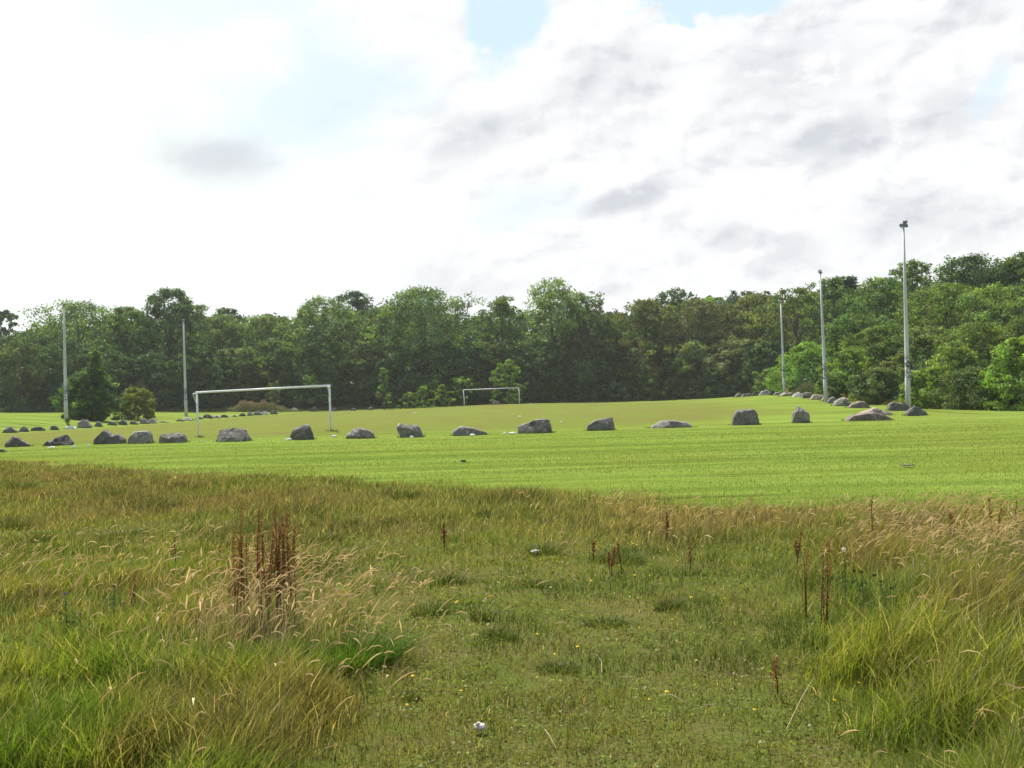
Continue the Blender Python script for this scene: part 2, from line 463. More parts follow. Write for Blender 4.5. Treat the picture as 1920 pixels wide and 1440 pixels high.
def pitch_mask(x, y):
    # between the touchline boulders, from the near boulder row to the far goal line
    xl = -50 + 0.102 * y; xr = 18 + 0.102 * y
    near = np.interp(x / np.maximum(y, 1), [-0.9, -0.47, -0.25, 0, 0.2, 0.33, 0.5], [50, 50, 50.5, 52, 58, 66, 70])
    far = 172 - 0.1 * (x + 40)
    n = (fbm(x, y, 9, 30) - 0.5)
    m = ss(x - xl + n * 3, 0.3, 2.5) * ss(xr - x + n * 14, 1.0, 13.0) * ss(y - near + n * 5, -0.5, 6.5) * ss(far - y, 0.0, 6.0)
    return m
def tall_fields(x, y):
    """where the rough grass grows tall: (left, right, brown strip)"""
    j = (fbm(x, y, 0.9, 20) - 0.5)
    bl = np.interp(y, [3, 4.7, 6.4, 7.3, 9.0, 11, 13], [-0.62, -0.72, -0.82, -0.98, -1.55, -2.3, -3.4])
    left = ss(bl - x + j * 0.7, -0.10, 0.55) * (1 - ss(y + j * 3, 10.2, 13.0))
    br = np.interp(y, [3, 4.8, 7.0, 10.4, 13.5, 16], [0.95, 1.15, 1.72, 2.75, 3.3, 3.8])
    right = ss(x - br + j * 0.9, -0.1, 0.8) * (1 - ss(y + j * 3, 11.8, 14.5))
    brown = ss(x / np.maximum(y, 1) + j * 0.08, -0.05, 0.12) * ss(y, 10.5, 13.0)
    return left, right, brown
def grid_axis(parts):
    r = []
    for a, b_, st in parts:
        r += list(np.arange(a, b_, st))
    return np.array(r)
def sheet(name, xs, ys, lift=0.0, smooth=True, warp=None):
    gx, gy = np.meshgrid(xs, ys)
    x, y = gx.ravel(), gy.ravel()
    if warp is not None:
        x, y = warp(x, y)
    z = ground_z(x, y) + lift
    nx, ny = len(xs), len(ys)
    i = (np.arange(ny - 1)[:, None] * nx + np.arange(nx - 1)[None]).ravel()
    idx = np.c_[i, i + 1, i + nx + 1, i + nx].ravel()
    me = mesh_np(name, np.c_[x, y, z], np.full(len(i), 4), idx, smooth=smooth)
    L, Rr, B = tall_fields(x, y)
    wear = np.maximum(np.exp(-(((x + 12.6) / 2.8) ** 2 + ((y - 57.6) / 1.5) ** 2)), np.exp(-(((x + 3) / 3.2) ** 2 + ((y - 155.5) / 3) ** 2)))
    for an, vals in (('wear', wear), ('rough', rough_mask(x, y)), ('pitch', pitch_mask(x, y)), ('wood', ss(y - wood_y(x, y), 0.2, 2.5)), ('lush', np.clip(L + Rr * 0.7, 0, 1))):
        a = me.attributes.new(an, 'FLOAT', 'POINT')
        a.data.foreach_set('value', vals.astype(np.float32))
    return link(name, me, GROUND)
xs = grid_axis([(-1500, -300, 150), (-300, -130, 20), (-130, -50, 2.0), (-50, -20, 0.8), (-20, -7, 0.3), (-7, 7, 0.12), (7, 20, 0.3), (20, 50, 0.8), (50, 130, 2.0), (130, 300, 20), (300, 1501, 150)])
ys = grid_axis([(-60, -6, 3), (-6, 3, 0.4), (3, 14, 0.12), (14, 28, 0.25), (28, 60, 0.6), (60, 220, 1.5), (220, 400, 20), (400, 2001, 160)])
tag(sheet('ground', xs, ys), kind='structure')
# the pitch, a sheet of its own just above the ground, in the pitch's own axes
def pw(u, v):
    return -18 + u + 0.102 * (v - 52), v - 0.102 * u
tag(sheet('football_pitch', np.arange(-33, 34.1, 1.0), np.arange(54, 166, 1.0), 0.006, warp=pw), kind='structure')

# ------------------------------------------------------------------ boulders
def boulder(name, prof, base, depth_ratio, mat, seed, rz=0.0, rough=0.07):
    """prof: outline (x, z) in metres about the boulder's foot, from the left foot over the top to the right foot"""
    rnd = random.Random(seed)
    P = [Vector((a, 0, b)) for a, b in prof]
    # resample the outline
    n = 22
    seg = [(P[i + 1] - P[i]).length for i in range(len(P) - 1)]
    tot = sum(seg); out = []
    for k in range(n):
        s = tot * k / (n - 1); i = 0
        while i < len(seg) - 1 and s > seg[i]:
            s -= seg[i]; i += 1
        out.append(P[i].lerp(P[i + 1], min(1, s / max(seg[i], 1e-6))))
    wd = max(p.x for p in out) - min(p.x for p in out); ht = max(p.z for p in out)
    cx = sum(p.x for p in out) / n
    dep = wd * depth_ratio * 0.5
    rings = [(-1.0, .80, .50), (-0.90, .95, .76), (-0.5, .99, .95), (0.0, 1.0, 1.0), (0.5, .95, .93), (0.85, .78, .72), (1.0, .5, .42)]
    bm = bmesh.new(); rows = []
    lean = rnd.uniform(-.15, .15)
    for t, sx, sz in rings:
        sx *= rnd.uniform(.95, 1.04) if t else 1; sz *= rnd.uniform(.93, 1.03) if t else 1
        row = []
        for k, p in enumerate(out):
            a = k / (n - 1)
            z = p.z * sz if 0 < k < n - 1 else -0.12
            row.append(bm.verts.new((cx + (p.x - cx) * sx + lean * t * dep * .3, t * dep, z)))
        rows.append(row)
    for r0, r1 in zip(rows, rows[1:]):
        for k in range(n - 1):
            bm.faces.new((r0[k], r0[k + 1], r1[k + 1], r1[k]))
    for row, y, s in ((rows[0], -1, 1), (rows[-1], 1, -1)):
        mid = []
        zc = sum(v.co.z for v in row) / n
        c = bm.verts.new((cx + lean * dep, y * dep * 1.08, zc * .75))
        for k in range(n):
            q = row[(k + 1) % n]
            bm.faces.new((row[k], c, q) if s > 0 else (q, c, row[k]))
    bmesh.ops.subdivide_edges(bm, edges=bm.edges[:], cuts=1, use_grid_fill=True, smooth=0.0)
    sc = max(ht, wd * .5)
    # broken planes: push what stands proud of a random plane back onto it
    for kk in range(9):
        nn = Vector((rnd.uniform(-.42, .42), rnd.choice((-1, -1, 1)) * rnd.uniform(.7, 1.1), rnd.uniform(-.15, .75))).normalized()
        ctr_ = Vector((cx, 0, ht * .4))
        far_ = max((v.co - ctr_).dot(nn) for v in bm.verts)
        lim = far_ * rnd.uniform(.68, .90)
        for v in bm.verts:
            ex = (v.co - ctr_).dot(nn) - lim
            if ex > 0: v.co -= nn * ex
    off = Vector((seed * 3.7, seed * 1.3, 0))
    for v in bm.verts:
        q = v.co / sc
        d = (mnoise.noise(q * 2.2 + off) * 1.0 + mnoise.noise(q * 5.3 + off) * .55 + mnoise.noise(q * 11.0 + off) * .28)
        # facets: pull points to the cells of a coarse Voronoi pattern
        vd = mnoise.voronoi(q * 1.9 + off)[0]
        d += (vd[1] - vd[0]) * 1.0 - .4
        dirv = Vector((v.co.x - cx, v.co.y * .9, v.co.z - ht * .35))
        if dirv.length > 1e-5: dirv.normalize()
        v.co += dirv * d * rough * sc
        if v.co.z > ht * 1.06: v.co.z = ht * 1.06
    bm.normal_update()
    bmesh.ops.recalc_face_normals(bm, faces=bm.faces[:])
    me = bpy.data.meshes.new(name); bm.to_mesh(me); bm.free()
    o = link(name, me, mat)
    o.location = base; o.rotation_euler = (0, 0, rz)
    FOOT.append((base[0], base[1], wd / 2, dep, ht))
    return o
FOOT = []
def boulder_px(prof_px, depth, kind, label, group, seed, dr=0.75, rough=0.06):
    """outline given in pixels of the photograph; placed at DEPTH metres"""
    x0 = (prof_px[0][0] + prof_px[-1][0]) / 2; y0 = (prof_px[0][1] + prof_px[-1][1]) / 2
    k = depth / F
    p = [((x - x0) * k, max(-0.1, (y0 - y) * k)) for x, y in prof_px]
    c = at(x0, y0, depth)
    z = gz(c[0], c[1])
    o = boulder('boulder', p, (c[0], c[1], z), dr, ROCKS[kind], seed, 0.0, rough)
    return tag(o, label, 'boulder', group)
def crop(ox, oy, s, pts): return [(ox + x / s, oy + y / s) for x, y in pts]
A_, B_, C_, D_, E_, F_ = (0, 740, 6), (320, 700, 6), (620, 700, 6), (920, 700, 6), (1200, 700, 6), (1360, 700, 4.8)
FRONT = 'boulders in the near row across the grass'
front = [
 (A_, [(68, 585), (80, 520), (110, 500), (140, 455), (200, 470), (260, 510), (340, 560), (342, 580)], 'dark', 'dark wedge shaped boulder peaked near one end, first from the left in the near row'),
 (A_, [(505, 570), (510, 540), (555, 500), (600, 515), (650, 465), (700, 450), (765, 450), (780, 485), (810, 520), (830, 565)], 'dark', 'dark boulder with a low shoulder and a higher brownish hump behind two scraps of litter'),
 (A_, [(1068, 555), (1075, 490), (1110, 450), (1180, 385), (1215, 400), (1275, 455), (1335, 440), (1380, 470), (1405, 510), (1405, 555)], 'dark', 'black two humped boulder with a tall pointed peak in the near row'),
 (A_, [(1455, 570), (1460, 500), (1510, 435), (1560, 425), (1640, 425), (1690, 435), (1715, 480), (1735, 570)], 'grey', 'squat boulder with a pale crumpled top between black peaked boulder and low long block'),
 (B_, [(-130, 792), (-130, 730), (-100, 690), (0, 684), (100, 682), (160, 695), (190, 760), (190, 792)], 'grey', 'low rounded block boulder just left of the near goal post foot'),
 (B_, [(510, 780), (520, 740), (545, 645), (600, 632), (700, 618), (840, 638), (900, 740), (900, 768)], 'grey', 'broad flat topped boulder with a pale level top inside the goal mouth'),
 (B_, [(1345, 740), (1340, 680), (1380, 620), (1500, 565), (1575, 575), (1600, 650), (1615, 742)], 'grey', 'tall rounded grey boulder with a sloping top before the goal'),
 (C_, [(175, 725), (195, 670), (250, 615), (320, 605), (420, 620), (480, 660), (500, 722)], 'grey', 'dome shaped grey boulder just right of the near goal'),
 (C_, [(785, 718), (770, 650), (740, 615), (750, 575), (800, 555), (850, 575), (980, 580), (1020, 630), (1042, 690), (1030, 718)], 'grey', 'overhanging boulder with a knob like head at one end'),
 (C_, [(1375, 702), (1375, 645), (1450, 595), (1500, 590), (1640, 630), (1760, 680), (1768, 702)], 'grey', 'long grey boulder tapering to a low tail beneath the far goal'),
 (D_, [(315, 675), (305, 590), (400, 555), (490, 525), (570, 510), (660, 525), (685, 600), (690, 670)], 'grey', 'large slab sided boulder with a pale diagonal crease next to scattered litter'),
 (D_, [(1075, 637), (1090, 575), (1180, 515), (1310, 495), (1380, 490), (1384, 560), (1386, 637)], 'grey', 'block boulder with an upright end and ridged top alone on the grass'),
 (E_, [(95, 622), (140, 575), (240, 535), (330, 525), (390, 525), (440, 545), (530, 550), (610, 608)], 'grey', 'long low boulder barely rising from the grass'),
 (E_, [(1025, 582), (1040, 490), (1090, 410), (1200, 408), (1300, 410), (1330, 500), (1335, 588)], 'grey', 'tall trapezoid boulder with a flat top and straight sides'),
 (E_, [(1700, 555), (1730, 430), (1770, 370), (1800, 362), (1850, 400), (1905, 450), (1912, 558)], 'grey', 'upright pointed boulder of mottled grey stone standing alone'),
 (F_, [(1070, 425), (1125, 372), (1220, 357), (1330, 345), (1400, 365), (1490, 412), (1492, 424)], 'pink', 'long layered slab lying flat at the corner of the boulder rows'),
 (F_, [(1612, 390), (1620, 360), (1660, 325), (1710, 302), (1760, 325), (1810, 355), (1820, 392)], 'dark', 'smooth dark pointed boulder at the foot of the tallest floodlight mast'),
]
fd = [50.5, 50.3, 50, 49.6, 49.4, 49.2, 49.2, 49.4, 49.6, 50.2, 51, 52, 53, 54.2, 55, 56.5, 61.5]
for i, (c, pts, kind, lab) in enumerate(front):
    boulder_px(crop(*c, pts), fd[i], kind, lab, FRONT, 10 + i, dr=0.62 if kind != 'pink' else 0.5, rough=0.045)
RIGHT = 'boulders lining the far side of the pitch'
right = [
 ([(1200, 348), (1290, 302), (1350, 284), (1390, 310), (1470, 332), (1472, 358)], 'pink', 'humped pinkish boulder behind the long layered slab'),
 ([(1470, 355), (1480, 305), (1510, 287), (1590, 300), (1630, 325), (1632, 372)], 'grey', 'cracked grey boulder beside the base of the tallest floodlight mast'),
 ([(1105, 326), (1140, 290), (1200, 262), (1250, 270), (1275, 310), (1278, 328)], 'pink', 'reddish boulder between the grey leaning boulder and the long slab'),
 ([(978, 320), (985, 280), (1040, 245), (1065, 237), (1105, 265), (1114, 318)], 'grey', 'large leaning grey boulder with a bright sloping face'),
 ([(918, 306), (940, 265), (965, 248), (992, 260), (990, 310)], 'grey', 'narrow grey boulder touching the large leaning one'),
 ([(862, 296), (890, 260), (925, 245), (938, 280), (940, 298)], 'pink', 'small boulder at the foot of the middle floodlight mast'),
 ([(768, 292), (800, 245), (870, 255), (878, 296)], 'pink', 'rounded brownish boulder just left of the middle floodlight mast'),
 ([(690, 284), (700, 240), (740, 228), (775, 240), (778, 287)], 'grey', 'blocky grey boulder beside the white boulder'),
 ([(604, 272), (640, 232), (655, 226), (690, 246), (694, 275)], 'pale', 'small bright white boulder in the stone line'),
 ([(500, 262), (540, 236), (590, 232), (612, 240), (614, 264)], 'pink', 'flat boulder just left of the white boulder'),
 ([(490, 240), (520, 215), (550, 204), (590, 222), (604, 244)], 'grey', 'boulder by the base of the most distant floodlight mast'),
 ([(436, 252), (455, 225), (490, 222), (497, 250)], 'grey', 'small grey boulder left of the most distant mast'),
 ([(396, 250), (405, 215), (430, 203), (446, 222), (450, 250)], 'dark', 'small dark boulder fifth from the woodland end of the stone line'),
 ([(306, 244), (330, 210), (370, 198), (400, 215), (405, 246)], 'grey', 'wide grey boulder fourth from the woodland end of the stone line'),
 ([(240, 232), (260, 200), (290, 195), (304, 215), (306, 236)], 'dark', 'small boulder third from the woodland end of the stone line'),
 ([(145, 226), (170, 195), (215, 190), (238, 205), (240, 230)], 'grey', 'grey boulder second from the woodland end of the stone line'),
 ([(84, 212), (105, 185), (130, 183), (148, 197), (150, 214)], 'grey', 'last grey boulder of the stone line nearest the wood'),
]
for i, (pts, kind, lab) in enumerate(right):
    p = crop(*F_, pts)
    px = (p[0][0] + p[-1][0]) / 2
    d = {0: 62.5, 1: 65.5}.get(i, depth_right(px))
    p = [(px + (a - px) * 1.14, b_) for a, b_ in p]
    boulder_px(p, d, kind, lab, RIGHT, 60 + i, dr=0.95, rough=0.055)
LEFT = 'small boulders along the bank side of the pitch'
ORD = 'first second third fourth fifth sixth seventh eighth ninth tenth eleventh twelfth thirteenth fourteenth fifteenth sixteenth seventeenth eighteenth nineteenth twentieth'.split()
left = [(19, 812, 25, 10, 'dark', 'dark double lump boulder, first in the row on the grass bank edge'),
 (45, 810, 15, 9, 'dark', 'small black domed boulder, second in the row on the grass bank edge'),
 (72, 808, 22, 7, 'dark', 'low dark boulder, third in the row on the grass bank edge'),
 (102, 807, 15, 7, 'dark', 'low grey boulder just left of the first mast'),
 (132, 805, 22, 5, 'pale', 'flat pale stone in the shadow of the first mast'),
 (159, 803, 23, 13, 'grey', 'large boulder with a pale streak beneath the big dark bush'),
 (185, 801, 13, 8, 'grey', 'rounded grey boulder under the middle of the dark bush'),
 (211, 800, 15, 7, 'dark', 'dark boulder in the shade of the dark bush'),
 (231, 798, 15, 8, 'dark', 'dark domed boulder between the two bushes'),
 (251, 797, 15, 6, 'dark', 'small dark boulder below the yellowish bush'),
 (271, 795, 16, 9, 'grey', 'upright grey boulder below the yellowish bush, next to a pale topped one'),
 (286, 794, 14, 8, 'pale', 'pale topped boulder touching the grey one below the yellowish bush'),
 (308, 792, 16, 2.5, 'grey', 'thin flat stone sunk in the grass right of the yellowish bush'),
 (338, 790, 14, 4, 'dark', 'low dark stone under the second mast'),
 (352, 789, 16, 6, 'pale', 'pale sloping stone at the foot of the second mast'),
 (374, 786, 13, 4, 'dark', 'low stone behind the near goal post'),
 (390, 786, 16, 7, 'dark', 'first dark boulder seen through the near goal'),
 (407, 785, 12, 5, 'pale', 'pale boulder seen through the near goal between two dark ones'),
 (421, 783, 13, 5, 'dark', 'dark boulder right of the pale one seen through the goal'),
 (440, 782, 10, 3, 'grey', 'tiny flat grey stone seen through the near goal'),
 (455, 780, 12, 5, 'dark', 'dark stone right of the tiny flat one seen through the goal'),
 (469, 780, 10, 6, 'dark', 'small dark peaked stone seen through the middle of the goal'),
 (483, 778, 14, 7, 'dark', 'larger dark boulder touching a pale one, seen through the goal'),
 (496, 778, 11, 6, 'pale', 'pale boulder beside the larger dark one, seen through the goal'),
 (513, 777, 14, 6, 'dark', 'dark boulder ending the unbroken row, seen through the goal'),
 (553, 774, 10, 6, 'pale', 'single pale stone apart from the row, seen through the goal'),
 (589, 773, 12, 7, 'dark', 'single dark stone by the far goal post of the near goal'),
 (627, 771, 10, 4, 'dark', 'low dark stone just outside the right post of the near goal'),
 (663, 770, 9, 4, 'dark', 'low dark stone near the wood edge, left of the leafy sapling'),
 (695, 769, 10, 5, 'grey', 'grey stone in the tall verge left of the leafy sapling'),
 (930, 758, 14, 6, 'grey', 'grey stone inside the far goal'),
 (4, 849, 14, 5, 'dark', 'dark low stone at the edge of the grass below the first wedge boulder')]
for i, (px, py, wp, hp, kind, lab) in enumerate(left):
    d = depth_left(px) if px < 520 else 168 - 0.012 * (px - 520)
    if py > 840: d = 44
    hp *= 1.25; wp *= 1.08
    rr = random.Random(200 + i)
    p = [(px - wp / 2, py), (px - wp * rr.uniform(.38, .48), py - hp * rr.uniform(.5, .75)), (px - wp * rr.uniform(.1, .3), py - hp * rr.uniform(.88, 1.0)),
         (px + wp * rr.uniform(.0, .15), py - hp), (px + wp * rr.uniform(.25, .35), py - hp * rr.uniform(.65, .9)), (px + wp / 2, py - hp * rr.uniform(.2, .35)), (px + wp / 2, py)]
    boulder_px(p, d, kind, lab, LEFT, 200 + i, dr=0.8, rough=0.05)

# ------------------------------------------------------------------ goals
def goal(lp, rp, top_l, top_r, dl, dr_, label, back, rad, bl):
    A = at(*lp, dl); B = at(*rp, dr_)
    A[2] = gz(A[0], A[1]); B[2] = gz(B[0], B[1])
    TA = at(*top_l, dl); TB = at(*top_r, dr_)
    mid = (A + B) / 2
    root = empty('football_goal', tuple(mid), label, 'goal', 'football goals on the pitch')
    L = lambda p: Vector(p) - Vector(mid)
    ux = (L(TB) - L(TA)).normalized()
    m = MB(); m.tube([L(TA) - ux * rad, L(TB) + ux * rad], rad, 12); m.build('crossbar', PAINT, root, True)
    for foot, top in ((A, TA), (B, TB)):
        t = L(top); f = L(foot); f.z -= 0.15
        m = MB(); m.tube([f, t - Vector((0, 0, rad * .9))], rad, 12); m.build('post', PAINT, root, True)
        d = Vector(back).normalized() * bl
        s = d.normalized() * rad
        m = MB()
        a = t - Vector((0, 0, .06)) + s; b_ = a + d; c = t - Vector((0, 0, 0.56)) + s
        m.tube([a, a + d * .92, b_ + Vector((0, 0, -.03)), b_ + Vector((0, 0, -.09)), c + d * .22, c + d * .1, c], rad * .42, 8)
        m.build('net_bracket', PAINT, root, True)
    return root
goal((372, 820), (620.5, 808), (369, 736), (617.5, 723), 57.4, 56.7, 'white football goal without a net, the larger near one behind the boulder row', (0.1, -1, 0), 0.054, 0.95)
goal((871, 762), (974, 758), (869, 731), (973, 727), 157.5, 156.5, 'small distant white football goal at the wood end of the pitch', (-0.1, 1, 0), 0.054, 0.95)

# ------------------------------------------------------------------ floodlight masts
def mast_material():
    m, b = new_mat('mast_galvanised')
    co = b.n('ShaderNodeTexCoord').outputs['Object']
    s = b.n('ShaderNodeSeparateXYZ'); b.put(s.inputs[0], co)
    z = s.outputs[2]
    n1 = b.noise(b.mapping(co, scale=(1, 1, .25)), 5.0, 6, 0.65)
    c = b.mix(b.sstep(n1, 0.3, 0.7), (0.40, 0.41, 0.38), (0.56, 0.56, 0.52))
    band = b.m('MULTIPLY', b.sstep(z, 1.7, 2.0), b.sstep(z, 3.5, 3.1))
    spray = b.noise(b.mapping(co, scale=(1, 1, .8)), 7.0, 3, 0.5, 1.5)
    c = b.mix(b.m('MULTIPLY', band, b.sstep(spray, 0.50, 0.54)), c, (0.035, 0.035, 0.05))
    p = b.n('ShaderNodeBsdfPrincipled'); b.put(p.inputs['Base Color'], c); p.inputs['Roughness'].default_value = 0.6
    o = b.n('ShaderNodeOutputMaterial'); m.node_tree.links.new(p.outputs[0], o.inputs[0])
    return m
MAST = mast_material()
def mast(foot, top, depth, r0, r1, label, lamps):
    A = at(*foot, depth); A[2] = gz(A[0], A[1]); T = at(*top, depth)
    root = empty('floodlight_mast', tuple(A), label, 'floodlight mast', 'floodlight masts beside the pitch')
    t = Vector(T) - Vector(A)
    m = MB()
    m.tube([Vector((0, 0, -.3)), t * .17, t * .172, t * .6, t], [r0, r0 * .97, r0 * .86, (r0 + r1) * .47, r1], 14)
    m.build('pole', MAST, root, True)
    if lamps:
        m = MB(); m.tube([t, t + Vector((0, 0, .12))], r1 * 1.5, 10); m.box(t + Vector((0, 0, .12)), (.4 if len(lamps) > 1 else .2, .07, .06)); m.build('bracket', LAMP_BODY, root)
        for (ox, oz, yaw, tilt, sz) in lamps:
            ox, oz, sz = ox * .6, oz * .62 + .03, sz * .56
            rot = Euler((R(tilt), 0, R(yaw))).to_matrix()
            c = t + Vector((ox, 0, oz))
            m = MB(); m.box(c, (sz, sz * .55, sz * .8), rot, 0.72)
            m.tube([t + Vector((ox * .8, 0, .12)), c], .025, 6)
            lo = m.build('floodlight', LAMP_BODY, root)
            m = MB(); m.box(c + rot @ Vector((0, -sz * .29, 0)), (sz * .84, .02, sz * .64), rot)
            m.build('lens', LAMP_GLASS, lo)
    return root
mast((1703, 767), (1694, 424), 66, .165, .055, 'tallest pale floodlight mast with dark scrawl on its lower pole', [(-.28, .02, 60, -25, .42), (.16, .36, 150, -20, .5), (.28, .0, 200, 20, .42), (-.16, -.1, 20, 30, .32)])
mast((1549, 752), (1538, 513), 93, .175, .062, 'middle floodlight mast rising beside the bright green bush', [(-.05, .28, 20, -10, .5), (.12, .05, 60, -10, .38)])
mast((1471, 742), (1464, 568), 117, .15, .07, 'most distant floodlight mast before the bright green bush', [(-.02, .26, 10, 0, .42)])
mast((124, 787), (119.5, 574), 104, .19, .085, 'floodlight mast beside the dark bush on the grass bank', [(.05, .25, 200, 0, .45)])
mast((349, 779), (344, 603), 130, .19, .085, 'floodlight mast on the grass bank behind the near goal', [(-.05, .25, 200, 0, .42), (.2, .2, 160, 0, .36)])

# ------------------------------------------------------------------ leaves
def cards(C, nrm, size, asp, rg, spin=None):
    """quads (rhombus-like leaves) at C with normals nrm"""
    n = len(C)
    nrm = nrm / np.linalg.norm(nrm, axis=1, keepdims=True)
    a = rg.normal(size=(n, 3)); a -= nrm * (a * nrm).sum(1, keepdims=True)
    a /= np.linalg.norm(a, axis=1, keepdims=True)
    b = np.cross(nrm, a)
    L = size[:, None] * a; W = size[:, None] * asp * b
    bend = nrm * (size * .18)[:, None]
    V = np.stack([C - L, C - W * 1.0 + bend, C + L, C + W * 1.0 + bend], 1)
    return V.reshape(-1, 3)
def leaf_mesh(name, V, tint4):
    n = len(V) // 4
    return mesh_np(name, V, np.full(n, 4), np.arange(n * 4), np.repeat(tint4, 4, axis=0))

PAL = {
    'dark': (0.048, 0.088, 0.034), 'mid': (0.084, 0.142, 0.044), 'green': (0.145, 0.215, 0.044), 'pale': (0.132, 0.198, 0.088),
    'olive': (0.122, 0.150, 0.046), 'brown': (0.130, 0.134, 0.052), 'bright': (0.185, 0.285, 0.052), 'yellow': (0.185, 0.210, 0.042), 'blue': (0.054, 0.090, 0.066),
}
def crown_points(H, W, zb, rg, style, n_leaf):
    """envelope and lobes -> clumps -> leaves; returns leaf centres, normals, clump number, lobe centres"""
    hc = H - zb
    ph = rg.uniform(0, 6.28, 6)
    def env(t, a):
        if style == 'spire': r = (1 - t) ** .75 * .95 + .05
        elif style == 'bush': r = np.sqrt(np.clip(1 - t ** 2.1, 0, 1)) * (.86 + .14 * np.minimum(1, t * 4))
        elif style == 'open': r = np.where(t > .5, np.sqrt(np.clip(1 - ((t - .5) / .52) ** 2, 0, 1)) * .8, .95 - .15 * t / .5)
        else: r = np.where(t > .42, np.clip(1 - (np.abs(t - .42) / .585) ** 2.6, 0, 1) ** .5, .80 + .20 * t / .42)
        lump = .17 * np.sin(2 * a + ph[0] + 3 * t) + .13 * np.sin(3 * a + ph[1] - 7 * t) + .11 * np.sin(5 * a + ph[2] + 11 * t) + .10 * np.sin(17 * t + ph[3] + a)
        return np.clip(r * (1 + lump), .02, 1.25) * W / 2
    # limb-end lobes
    nl = {'open': 15, 'spire': 10, 'bush': 13}.get(style, 18)
    k = np.arange(nl); t = (k + .5) / nl * .96 + .02
    a = rg.uniform(0, 6.28) + k * 2.4 + rg.uniform(-.4, .4, nl)
    rl = W / 2 * rg.uniform(.20, .34, nl) if style == 'open' else W / 2 * rg.uniform(.24, .42, nl)
    rl = np.minimum(rl, hc * .2)
    rr = np.maximum(env(t, a) - rl * .75, 0)
    z = zb + np.clip(t * hc, rl * .7, hc - rl)
    lob = np.c_[rr * np.cos(a), rr * np.sin(a), z, rl]
    lob[-1, :2] *= .3; lob[-1, 3] = min(W * .22, hc * .2); lob[-1, 2] = H - lob[-1, 3]
    lob[-3:-1, 2] = H - hc * rg.uniform(.14, .24, 2)
    ncl = max(40, int(n_leaf / 34))
    nf = int(ncl * (.36 if style == 'open' else .64))
    # clumps on the lumpy envelope
    tf = rg.random(nf) ** (.78 if style != 'bush' else 1.0); af = rg.uniform(0, 6.28, nf)
    rf = env(tf, af) * np.sqrt(rg.uniform(.25, 1.0, nf))
    c1 = np.c_[rf * np.cos(af), rf * np.sin(af), zb + tf * hc * .97]
    d1 = np.c_[np.cos(af), np.sin(af), (tf - .35) * 1.6]
    nb = ncl - nf
    wgt = lob[:, 3] ** 2; wgt /= wgt.sum()
    li = rg.choice(nl, nb, p=wgt)
    d2 = rg.normal(size=(nb, 3)); d2[:, 2] += .3
    d2 /= np.linalg.norm(d2, axis=1, keepdims=True)
    c2 = lob[li, :3] + d2 * (lob[li, 3] * rg.uniform(.45, 1.08, nb))[:, None] * np.array((1, 1, .85))
    cc = np.r_[c1, c2]; d = np.r_[d1, d2]
    d /= np.linalg.norm(d, axis=1, keepdims=True)
    rc = np.clip(W * .5 * rg.uniform(.07, .16, ncl), .18, 1.3)
    ci = rg.choice(ncl, n_leaf, p=(rc ** 1.6) / (rc ** 1.6).sum())
    e = rg.normal(size=(n_leaf, 3)); e /= np.linalg.norm(e, axis=1, keepdims=True)
    C = cc[ci] + e * (rc[ci] * rg.uniform(.15, 1.15, n_leaf) ** .7)[:, None] * np.array((1.15, 1.15, .75))
    N = d[ci] * .6 + e * .6 + rg.normal(size=(n_leaf, 3)) * .8 + np.array((0, 0, .4))
    C[:, 2] = np.maximum(C[:, 2], .05)
    return C, N, ci, lob
